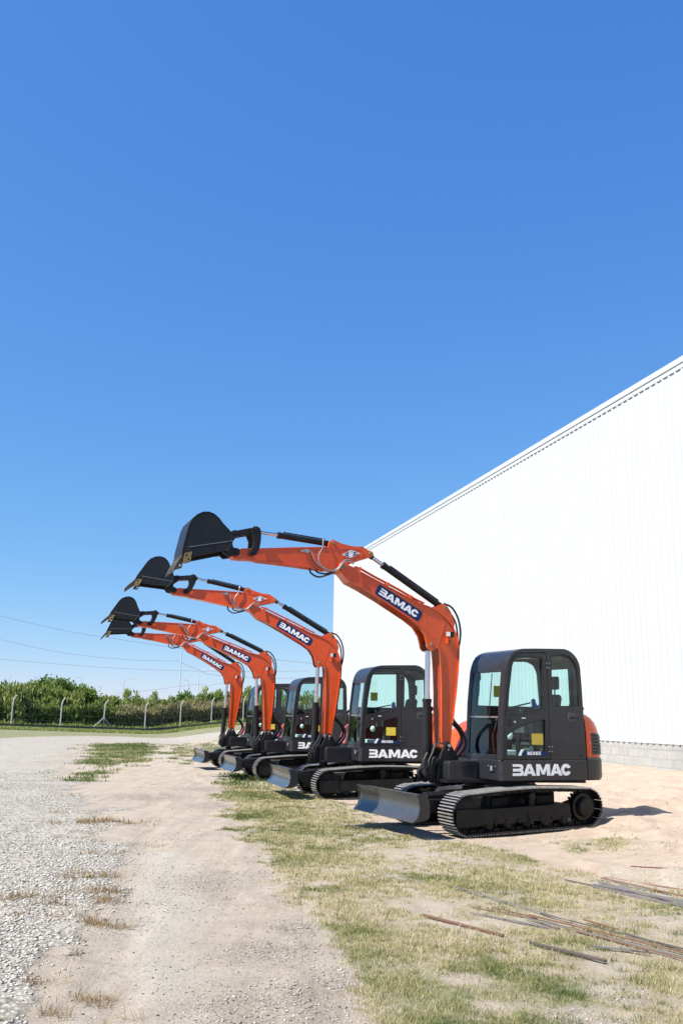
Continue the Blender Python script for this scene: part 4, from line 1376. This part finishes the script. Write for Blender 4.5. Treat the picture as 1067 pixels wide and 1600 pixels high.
    # ---------------- arm
    arm_o = [(3.583, 3.900), (3.600, 3.954), (3.573, 4.004), (3.486, 4.019), (3.159, 4.049), (2.679, 4.105), (2.095, 4.163), (2.062, 4.178), (2.058, 4.245), (2.03, 4.283), (1.995, 4.297), (1.95, 4.285), (1.857, 4.250), (1.655, 4.221), (1.502, 4.231), (1.395, 4.178), (1.335, 4.165), (1.31, 4.125), (1.335, 4.082), (1.397, 4.058), (1.529, 4.014), (1.64, 3.965), (1.745, 3.92), (1.765, 3.86), (1.81, 3.815), (1.908, 3.806), (2.048, 3.822), (2.42, 3.843), (2.842, 3.868), (3.236, 3.880), (3.47, 3.875), (3.55, 3.875)]
    ab = MB()
    ab.plate(arm_o, [], XZ, -.095, .095)
    ab.ribbon([(3.20, 3.882), (2.842, 3.870), (2.42, 3.845), (2.08, 3.826)], XZ, -.108, .108, .014)
    ab.ribbon([(2.095, 4.163), (2.679, 4.105), (3.159, 4.049), (3.45, 4.022)], XZ, -.104, .104, .012)
    inn = [(2.05, 4.163), (1.53, 4.193), (1.49, 4.14), (1.50, 4.05), (1.64, 3.98), (1.72, 3.94), (1.735, 3.93), (1.65, 3.995), (1.515, 4.062), (1.506, 4.135), (1.54, 4.178), (2.05, 4.149)]
    ab.plate(inn, [], XZ, -.100, .100)
    arm = ab.build('arm', O, R, bevel=.005)
    boomgrp.append(arm)
    for x, z, r, y in ((1.363, 4.129, .028, .108), (1.994, 4.243, .028, .112)):
        MB().cyl((x, -y, z), (x, y, z), r, 20).build('pin', M['gold'], arm, bevel=.004)
    em = MB()
    dm = [(1.848, 4.072), (1.694, 4.160), (1.547, 4.121), (1.698, 4.032)]
    em.plate(dm, [], XZ, .1005, .103)
    emo = em.build('emblem', M['white'], arm)
    e2 = MB()
    dc_ = Vector((1.697, 4.096))
    sm = [tuple(dc_ + (Vector(p) - dc_) * .80) for p in dm]
    # dark field, cut in two by the pale band that crosses it
    a_, b_, c_, d_ = [Vector(p) for p in sm]
    for tip, o1 in ((b_, .010), (d_, -.010)):
        e2.plate([tuple(a_ + Vector((0, o1 * .6))), tuple(tip), tuple(c_ + Vector((0, o1 * .6)))], [], XZ, .103, .1045)
    e2.build('emblem_field', M['blue'], arm)
    e3 = MB()
    qx, qz = Vector((-1, .08)), Vector((-.10, 1))
    f3 = lambda u, v: tuple(Vector((1.697, 4.096)) + qx * u + qz * v)
    for u in (-.026, 0, .026):
        e3.plate([f3(u - .008, -.03), f3(u + .008, -.03), f3(u + .008, .040), f3(u - .008, .040)], [], XZ, .1045, .106)
    e3.plate([f3(-.034, -.034), f3(-.02, -.044), f3(.02, -.044), f3(.034, -.034), f3(.034, -.014), f3(-.034, -.014)], [], XZ, .1062, .1072)
    e3.build('emblem_mark', M['white'], arm)
    ah = MB()
    ah.tube(smooth_path([(2.46, .12, 4.085), (2.38, .13, 4.09), (2.335, .13, 4.02), (2.29, .13, 3.93), (2.18, .13, 3.845), (2.02, .14, 3.81), (1.92, .15, 3.86), (1.85, .165, 3.955), (1.77, .165, 3.995), (1.66, .12, 3.965)]), .0105, 8)
    ah.tube(smooth_path([(2.13, .10, 4.30), (2.17, .13, 4.27), (2.18, .135, 4.15), (2.24, .135, 4.02), (2.23, .135, 3.92), (2.14, .14, 3.83), (2.0, .15, 3.795), (1.92, .165, 3.84), (1.86, .17, 3.92), (1.78, .17, 3.965), (1.66, .13, 3.94)]), .010, 8)
    ah.cyl((2.40, .10, 4.08), (2.52, .13, 4.065), .02, 10)
    ah.box((2.43, .11, 4.075), (.07, .06, .05))
    ah.build('bright_hose', M['pipe'], arm)
    ah = MB()
    ah.tube(smooth_path([(2.34, .02, 3.86), (2.33, .05, 3.76), (2.22, .09, 3.70), (2.08, .12, 3.74), (1.97, .14, 3.79)]), .014, 8)
    ah.tube(smooth_path([(2.24, -.02, 3.85), (2.22, .04, 3.78), (2.12, .09, 3.755), (2.02, .12, 3.78)]), .013, 8)
    ah.build('hose', M['rubber'], arm)
    # ---------------- bucket and its links
    bo_ = [(4.226, 3.808), (4.341, 3.771), (4.337, 3.915), (4.266, 4.268), (4.229, 4.356), (4.163, 4.426), (4.081, 4.472), (3.997, 4.481), (3.925, 4.458), (3.859, 4.408), (3.791, 4.33), (3.701, 4.247), (3.66, 4.21), (3.63, 4.08), (3.70, 3.95), (3.76, 3.94)]
    bk = MB()
    for s in (1, -1):
        bk.plate(bo_, [], XZ, *sorted((s * .265, s * .288)))
    shell = bo_[1:12] + [(3.66, 4.20), (3.645, 4.08), (3.70, 3.96)]
    bk.ribbon(shell, XZ, -.290, .290, -.020)
    earp = [(3.76, 4.27), (3.66, 4.245)] + arc(3.562, 4.243, .05, .05, 70, 230, 8) + [(3.60, 4.10), (3.575, 4.03)] + arc(3.535, 3.97, .062, .062, 120, 290, 8) + [(3.66, 3.89), (3.74, 3.95)]
    for s in (1, -1):
        bk.plate(earp, [], XZ, *sorted((s * .118, s * .150)))
    bucket = bk.build('bucket', M['bucket'], R, bevel=.005)
    for s in (1, -1):
        MB().ribbon([(4.27, 3.958), (3.63, 4.105)], XZ, *sorted((s * .2875, s * .2915)), .008).build('weld_bead', M['weld'], bucket)
    boomgrp.append(bucket)
    tt_ = MB()
    for k in range(5):
        y = -.244 + k * .122
        tt_.loft([[(4.33, y - .045, 3.80), (4.33, y + .045, 3.80), (4.365, y + .045, 3.82), (4.365, y - .045, 3.82)], [(4.40, y - .034, 3.68), (4.40, y + .034, 3.68), (4.43, y + .034, 3.70), (4.43, y - .034, 3.70)], [(4.466, y - .02, 3.575), (4.466, y + .02, 3.575), (4.478, y + .02, 3.58), (4.478, y - .02, 3.58)]])
    tt_.box((4.335, 0, 3.80), (.03, .58, .10), Matrix.Rotation(rad(28), 3, 'Y'))
    tt_.build('bucket_tooth', M['rust_tip'], bucket, bevel=.004)
    for s in (1, -1):
        sc = MB()
        sc.plate([(4.335, 3.70), (4.318, 3.86), (4.219, 3.888), (4.235, 3.735)], [arc(4.29, 3.83, .016, .016, 0, 330, 8), arc(4.262, 3.775, .016, .016, 0, 330, 8)], XZ, *sorted((s * .289, s * .312)))
        sc.build('side_cutter', M['gold'], bucket, bevel=.003)
    for x, z, r in ((3.535, 3.97, .030), (3.562, 4.243, .026)):
        MB().cyl((x, -.165, z), (x, .165, z), r, 18).build('pin', M['black'], bucket, bevel=.004)
    # curved links: origin at the pivot on the arm, straight link: origin at the bucket pin
    D = Vector((3.274, 0, 3.983))
    cl = [(3.301, 3.921), (3.229, 3.945), (3.18, 4.05), (3.164, 4.178), (3.165, 4.30), (3.185, 4.355), (3.225, 4.380), (3.285, 4.375), (3.32, 4.33), (3.31, 4.25), (3.275, 4.19), (3.282, 4.07), (3.335, 3.99), (3.34, 3.945)]
    links = []
    for s in (1, -1):
        c2 = MB()
        c2.plate([(x - D.x, z - D.z) for x, z in round_poly(cl, .02, 2)], [], XZ, *sorted((s * .125, s * .160)))
        for x, z, r in ((0, 0, .030), (3.237 - D.x, 4.331 - D.z, .030)):
            c2.cyl((x, s * .11, z), (x, s * .172, z), r, 16)
        links.append(c2.build('curved_link', B_, R, bevel=.005))
    slk = MB()
    slk.plate(round_poly([(.045, -.043), (.045, .043), (-.37, .048), (-.37, -.048)], .03, 4), [], XZ, -.10, .10)
    straight = slk.build('straight_link', B_, R, bevel=.006)
    # ---------------- cylinders, each with its rod
    def cylinder(name, blen, br, rlen, rr, mat=M['black']):
        c = MB()
        c.tube([(0, 0, 0), (.05, 0, 0), (.05, 0, 0), (blen - .05, 0, 0), (blen - .05, 0, 0), (blen, 0, 0)], [br * .8, br * .8, br, br, br * 1.12, br * 1.12], 24)
        c.cyl((0, -.07, 0), (0, .07, 0), br * .9, 18)
        c.tube([(.12, 0, br + .012), (blen * .9, 0, br + .012)], .010, 6)
        o = c.build(name, mat, R, bevel=.003)
        r = MB()
        r.tube([(-rlen, 0, 0), (-.05, 0, 0)], rr, 20)
        ro = r.build('rod', M['chrome'], o)
        e = MB()
        e.tube([(-.09, 0, 0), (.0, 0, 0)], [rr * 1.3, rr * 1.5], 16)
        e.cyl((0, -.06, 0), (0, .06, 0), rr * 1.6, 18)
        e.build('rod_eye', mat, o, bevel=.003)
        return o
    c1 = cylinder('boom_cylinder', 1.10, .066, 1.3, .040)
    c2 = cylinder('arm_cylinder', 1.235, .052, .9, .030)
    c3 = cylinder('bucket_cylinder', .875, .046, .7, .026)
    return R

def pose(R, swing, luff, armrot, bktrot):
    """set the swing, boom, arm and bucket joints of one machine (degrees; + is forward and down)"""
    kids = {}
    for c in children(R):
        kids.setdefault(c.name.split('.')[0], []).append(c)
    base = Matrix.Translation((.80, -.13, 0)) @ Matrix.Rotation(rad(swing), 4, 'Z')
    def about(p, a):
        v = Vector((p[0], 0, p[1]))
        return Matrix.Translation(v) @ Matrix.Rotation(rad(a), 4, 'Y') @ Matrix.Translation(-v)
    Lf = about((.057, 1.229), luff)
    Ar = about((1.844, 3.884), armrot)
    Bk = about((3.535, 3.97), bktrot)
    MBm, MA, MK = base @ Lf, base @ Lf @ Ar, base @ Lf @ Ar @ Bk
    kids['boom'][0].matrix_basis = MBm
    kids['arm'][0].matrix_basis = MA
    kids['bucket'][0].matrix_basis = MK
    # four-bar linkage in the arm frame
    A = Vector((3.535, 3.97))
    t = rad(bktrot)
    d0 = Vector((3.562 - A.x, 4.243 - A.y))
    Bp = A + Vector((d0.x * math.cos(t) + d0.y * math.sin(t), -d0.x * math.sin(t) + d0.y * math.cos(t)))
    D, C0, B0 = Vector((3.274, 3.983)), Vector((3.237, 4.331)), Vector((3.562, 4.243))
    rD, rB = (C0 - D).length, (C0 - B0).length
    v = Bp - D
    dd = v.length
    a = (rD * rD - rB * rB + dd * dd) / (2 * dd)
    h = math.sqrt(max(0, rD * rD - a * a))
    u = v / dd
    cands = [D + u * a + Vector((-u.y, u.x)) * h * s for s in (1, -1)]
    C = min(cands, key=lambda p: (p - C0).length)
    ang = lambda w: math.atan2(-w.y, w.x)
    for o in kids['curved_link']:
        o.matrix_basis = MA @ Matrix.Translation((D.x, 0, D.y)) @ Matrix.Rotation(ang(C - D) - ang(C0 - D), 4, 'Y')
    w = Bp - C
    kids['straight_link'][0].matrix_basis = MA @ Matrix.Translation((Bp.x, 0, Bp.y)) @ Matrix.Rotation(ang(w), 4, 'Y')
    def place(o, P, Q):
        """cylinder from P to Q given as xz points in the boom-base frame"""
        w = Q - P
        o.matrix_basis = base @ Matrix.Translation((P.x, 0, P.y)) @ Matrix.Rotation(ang(w), 4, 'Y')
        for c in children(o):
            c.location = (w.length, 0, 0)
    xf = lambda m, p: (lambda r: Vector((r.x, r.z)))(m @ Vector((p[0], 0, p[1])))
    place(kids['boom_cylinder'][0], Vector((.355, .83)), xf(Lf, (.318, 2.764)))
    place(kids['arm_cylinder'][0], xf(Lf, (.05, 3.37)), xf(Lf @ Ar, (1.363, 4.129)))
    place(kids['bucket_cylinder'][0], xf(Lf @ Ar, (1.994, 4.243)), xf(Lf @ Ar, C))

def copy_tree(o, parent=None):
    c = o.copy()
    link(c, parent)
    for ch in children(o):
        copy_tree(ch, c)
    return c

EXC = [((2.484, 14.618, 0), 24.06, (-2.6, 0, 0, 0), 'orange and charcoal tracked excavator nearest the camera, front of the row'),
       ((.650, 19.935, -.010), 15.47, (-1.28, -.49, -6.32, -13.5), 'second excavator of the row, standing directly behind the nearest one'),
       ((-1.068, 25.529, -.055), 16.78, (-1.3, 3.71, -10.67, -13), 'third excavator of the row, between the second and the farthest'),
       ((-2.620, 30.478, -.099), 17.8, (-1.8, -1.69, -4.6, -5), 'farthest excavator, last in the row, beside the grass patch and gravel road')]
proto = make_excavator()
trees_ = [proto] + [copy_tree(proto) for _ in EXC[1:]]
for R, (loc, yaw, ps, lab) in zip(trees_, EXC):
    R.location = loc
    R.rotation_euler = (0, 0, PI + rad(yaw))
    pose(R, *ps)
    tag(R, lab, 'excavator', 'excavators parked in a row')

# ------------------------------------------------------------------ background: fence, shrubs, lamps, cables
FP = [(-27.54, 77.06, .40, 2.55), (-23.95, 78.1, .27, 2.55), (-21.3, 82.33, .19, 2.55), (-18.58, 86.69, .07, 2.55), (-15.07, 87.5, .0, 2.55), (-12.77, 94.76, -.1, 2.55), (-9.0, 96.5, -.1, 2.55), (-5.2, 98.5, -.1, 2.55), (-1.4, 100.5, -.1, 2.55), (2.4, 102.5, -.1, 2.55)]
gz = lambda x, y: float(height(np.array([float(x)]), np.array([float(y)]), False)[0])
# straighten the run: one fence line fitted through the posts seen
FX0, FY0, FX1, FY1 = -31.0, 74.5, 4.0, 104.0
def fence_pt(x):
    return FY0 + (FY1 - FY0) * (x - FX0) / (FX1 - FX0)
fence = empty('fence', (-20, fence_pt(-20), 0))
tag(fence, 'wire fence on bent concrete posts along the far side of the road', 'fence')
fo = Vector(fence.location)
posts_x = [-31.4, -27.4, -24.1, -21.0, -17.85, -15.0, -12.35, -9.5, -6.5, -3.5, -.5, 2.5]
for i, x in enumerate(posts_x):
    y = fence_pt(x)
    z = gz(x, y)
    h = 2.72
    mb = MB()
    w = .11
    p = [(x, y, z - .2), (x, y, z + h * .80), (x + .06, y + .03, z + h * .90), (x + .22, y + .10, z + h)]
    rings = []
    for q in p:
        rings.append([(q[0] + a * w - fo.x, q[1] + b * w - fo.y, q[2]) for a, b in ((-.5, -.5), (.5, -.5), (.5, .5), (-.5, .5))])
    mb.loft(rings)
    po = mb.build('fence_post', M['post'], fence, bevel=.01)
    if i == 3:
        for s, dx in ((-1, -1.0), (1, .9)):
            br = MB()
            a = Vector((x - fo.x, y - fo.y, z + 1.15))
            b = Vector((x + dx - fo.x, fence_pt(x + dx) - fo.y, z - .05))
            br.bar(a, b, .09, .09)
            br.build('brace', M['post'], fence, bevel=.01)
kp = MB()
for i in range(len(posts_x) - 1):
    x0, x1 = posts_x[i], posts_x[i + 1]
    a = Vector((x0 - fo.x, fence_pt(x0) - fo.y, gz(x0, fence_pt(x0)) + .10))
    b = Vector((x1 - fo.x, fence_pt(x1) - fo.y, gz(x1, fence_pt(x1)) + .10))
    kp.bar(a, b, .14, .44)
kp.build('plinth', M['lowwall'], fence)
for hh in (.7, 1.2, 1.7, 2.1):
    mb = MB()
    mb.tube([(x - fo.x, fence_pt(x) - fo.y, gz(x, fence_pt(x)) + hh) for x in posts_x], .006, 4)
    mb.build('wire', M['wire'], fence)

def leaf_mesh(name, C, size, mat, parent, up=0.0, aspect=1.8, tone=None):
    """one small quad per leaf; up > 0 makes the leaves stand like blades"""
    C = np.asarray(C)
    n = len(C)
    d = rng.normal(0, 1, (n, 3))
    d[:, 2] = np.abs(d[:, 2]) + up * 2.5
    d /= np.linalg.norm(d, axis=1)[:, None]
    s = np.cross(d, rng.normal(0, 1, (n, 3)))
    s /= np.linalg.norm(s, axis=1)[:, None]
    l = size * (.6 + .8 * rng.uniform(0, 1, n))
    d, s = d * l[:, None] * aspect * .5, s * l[:, None] * .5
    V = np.stack([C - d, C + s * .8, C + d, C - s * .8], 1).reshape(-1, 3)
    F = np.arange(n * 4).reshape(-1, 4)
    t = rng.uniform(0, 1, n) if tone is None else np.clip(tone, 0, 1)
    return np_mesh(name, V, F, mat, np.repeat(t, 4), parent)

def crown_pts(n, lumps):
    """points through the outer part of several lumps (centre, radii)"""
    out, tn = [], []
    tot = sum(r[0] * r[1] * r[2] for _, r in lumps)
    for c, r in lumps:
        k = int(n * r[0] * r[1] * r[2] / tot) + 20
        d = rng.normal(0, 1, (k, 3))
        d /= np.linalg.norm(d, axis=1)[:, None]
        rr_ = rng.uniform(.25, 1, k) ** .45 * (1 + .18 * rng.normal(0, 1, k))
        out.append(np.array(c) + d * rr_[:, None] * np.array(r))
        tn.append(np.full(k, rng.uniform(.25, .75)) + rng.normal(0, .2, k))
    return np.concatenate(out), np.concatenate(tn)

def shrub(name, x, y, w, h, kind, label, cat, group, n=2600, mat='leaf', lf=.20):
    z = gz(x, y)
    R = empty(name, (x, y, z))
    tag(R, label, cat, group)
    tr = MB()
    for k in range(3 if kind != 'reed' else 5):
        a = random.uniform(0, 2 * PI)
        e = Vector((math.cos(a) * w * .3, math.sin(a) * w * .3, h * random.uniform(.5, .8)))
        tr.tube([(0, 0, -.1), tuple(e * .4 + Vector((0, 0, h * .08))), tuple(e)], [.035 * h, .022 * h, .006 * h], 7)
    tr.build('trunk', M['bark'], R)
    if kind == 'reed':
        c = []
        tn = []
        for k in range(int(11 * w)):
            cx_, cy_ = random.uniform(-w * .62, w * .62), random.uniform(-.9, .9)
            hh = h * random.uniform(.66, .98) * (1 + .22 * (random.random() < .10))
            m = n // int(11 * w)
            u = rng.uniform(.05, 1, m) ** .75
            sp = .40 * (1 - u ** 2 * .65)
            c.append(np.stack([cx_ + rng.normal(0, 1, m) * sp, cy_ + rng.normal(0, 1, m) * sp, u * hh], -1))
            tn.append(np.full(m, random.uniform(.2, .8)) + rng.normal(0, .2, m))
        leaf_mesh('crown', np.concatenate(c), lf, M[mat], R, up=.9, aspect=2.6, tone=np.concatenate(tn))
    else:
        lumps = []
        for k in range(9):
            a = random.uniform(0, 2 * PI)
            q = random.uniform(.15, .34)
            zz = random.uniform(.30, .80)
            lumps.append(((math.cos(a) * w * q, math.sin(a) * w * q * .8, h * zz), (w * random.uniform(.14, .26), w * random.uniform(.14, .24), h * random.uniform(.12, .22))))
        lumps.append(((0, 0, h * .42), (w * .42, w * .36, h * .36)))
        c, tn = crown_pts(n, lumps)
        c[:, 2] = np.maximum(c[:, 2], .08)
        leaf_mesh('crown', c, lf, M[mat], R, aspect=1.7, tone=tn)
    return R

shrub('tree', -26.2, 87, 6.4, 5.0, 'tree', 'bushy dark green tree, tallest thing behind the fence at left', 'tree', None, 9000, 'leaf', .20)
shrub('tree', -16.9, 104, 3.4, 4.1, 'tree', 'small round dark tree rising behind the fence near the lamp posts', 'tree', None, 4200, 'leaf', .20)
GS = 'shrubs growing behind the fence'
LG = ['tall green weedy shrub in the thicket behind the fence at left', 'green and straw coloured shrub in the thicket behind the fence, right part']
for i in range(17):
    x = -36 + i * 2.05 + random.uniform(-.5, .5)
    y = fence_pt(x) + 4.5 + random.uniform(0, 5)
    hgt = (3.6 if x < -21 else 3.1) * random.uniform(.85, 1.08)
    shrub('shrub', x, y, random.uniform(3.2, 4.2), hgt, 'reed', LG[0] if x < -20 else LG[1], 'shrub', GS, 5200, 'reed', .17)
for i in range(14):
    x = -11 + i * 2.3 + random.uniform(-.6, .6)
    y = fence_pt(x) + 7 + random.uniform(0, 4)
    shrub('shrub', x, y, random.uniform(3.5, 4.5), 3.2 * random.uniform(.8, 1.1), 'reed', 'green shrub behind the fence, seen between the parked excavators', 'shrub', GS, 3000, 'reed', .20)
# dry tall grass in front of the shrubs, green verge at its foot
def strip(name, n, x0, x1, o0, o1, h0, h1, mat, lf, lab, cat, tonef=None, top=1.0):
    x = rng.uniform(x0, x1, n)
    y = FY0 + (FY1 - FY0) * (x - FX0) / (FX1 - FX0) + rng.uniform(o0, o1, n)
    hh = (h0 + (h1 - h0) * fbm(x, y, .55, 3, 8)) * rng.uniform(.0, top, n) ** .7
    z = height(x, y, False) + hh
    t = None if tonef is None else tonef(x, hh, n)
    o = leaf_mesh(name, np.stack([x, y, z], -1), lf, M[mat], None, up=.8, aspect=2.6, tone=t)
    tag(o, lab, cat, kind='stuff')
strip('tall_grass', 42000, -20.5, 6, 1.6, 5.0, 1.2, 3.1, 'dryreed', .17, 'dry straw coloured tall grass behind the right part of the fence', 'tall grass')
strip('brush', 26000, -40, -19, 1.6, 5.5, 1.0, 2.9, 'reed', .18, 'dark green brush filling the ground behind the fence at left', 'brush', lambda x, h, n: rng.normal(.25, .2, n))
strip('verge_grass', 14000, -40, 6, .3, 2.4, .15, .75, 'reed', .13, 'low green grass at the foot of the thicket just behind the fence', 'grass', lambda x, h, n: rng.normal(.55, .25, n))
strip('mown_grass', 42000, -40, 6, -6.5, -.4, .02, .12, 'reed', .11, 'short dry grass between the gravel road and the fence', 'grass', lambda x, h, n: rng.normal(.75, .25, n))

def lamp(name, x, y, h, arm, label, r=.08, side=1, col='pole', hk=1.0):
    if y > 150:
        r, hk, col = .065, .85, 'farpole'
    elif y > 120:
        r = .08
    z = gz(x, y)
    R = empty(name, (x, y, z))
    tag(R, label, 'street lamp', 'street lamps beyond the fence')
    mb = MB()
    mb.tube([(0, 0, -.3), (0, 0, h * .86)], [r, r * .65], 10)
    mb.build('pole', M[col], R)
    mb = MB()
    mb.tube(smooth_path([(0, 0, h * .86), (side * arm * .12, 0, h * .94), (side * arm * .45, 0, h * .985), (side * arm, 0, h)], 5), r * .55, 8)
    mb.build('lamp_arm', M[col], R)
    mb = MB()
    mb.loft([[(side * (arm + a * hk), b * hk, h + c * hk) for b, c in ((-w, -.03), (w, -.03), (w * .8, hh), (-w * .8, hh))] for a, w, hh in ((-.12, .08, .08), (.25, .14, .13), (.62, .10, .06))])
    mb.build('lamp_head', M[col], R, bevel=.02)
lamp('street_lamp', -19.06, 110, 10.6, 1.9, 'tallest white street lamp pole, carrying the cables, behind the fence')
lamp('street_lamp', -21.4, 140, 7.6, 1.9, 'white curved street lamp to the right of the tallest pole', .11)
lamp('street_lamp', -42.2, 180, 7.5, 1.3, 'distant curved lamp above the thicket, right of the bushy tree', .12)
lamp('street_lamp', -29.4, 180, 7.3, .9, 'small distant lamp with its head to the left, near the small tree', .12, -1)
lamp('street_lamp', -64.8, 180, 7.4, 1.0, 'distant lamp head at the far left above the shrubs', .12)
lamp('street_lamp', -50.4, 180, 7.1, .9, 'distant lamp just right of the bushy tree, head turned left', .12, -1)

def cable(pts, label, r=.017):
    c = sum((Vector(p) for p in pts), Vector()) / len(pts)
    mb = MB()
    mb.tube(smooth_path([tuple(Vector(p) - c) for p in pts], 6), r, 5)
    o = mb.build('cable', M['wire'], None)
    o.location = c
    tag(o, label, 'cable', 'overhead cables')
cable([(-45, 100, 13.4), (-37.8, 100, 11.78), (-30.5, 100, 10.29), (-24.8, 100, 9.48), (-14, 100.5, 8.2), (0, 101, 7.0)], 'highest overhead cable, coming in from the left edge')
cable([(-49, 110, 11.9), (-41.27, 110, 9.92), (-33.3, 110, 8.45), (-25.5, 110, 7.78), (-19.1, 110, 7.72)], 'middle overhead cable from the left, ending at the tallest lamp pole')
cable([(-53, 120, 8.7), (-44.75, 120, 8.07), (-36.25, 120, 7.56), (-27.8, 120, 7.14), (-15.9, 120, 7.03), (-4, 120, 7.3)], 'lowest long overhead cable running level from the left edge')
cable([(-19.0, 110, 7.5), (-17.5, 115, 6.9), (-17.45, 125, 6.8), (-12, 128, 6.6), (-6, 130, 6.7)], 'cable sagging from the tallest lamp pole to the right')
cable([(-34, 140, 4.3), (-29.2, 140, 4.83), (-21.44, 140, 5.94), (-19.9, 140, 5.75), (-15, 140, 6.8)], 'thin low cable joined to the curved white lamp', .02)
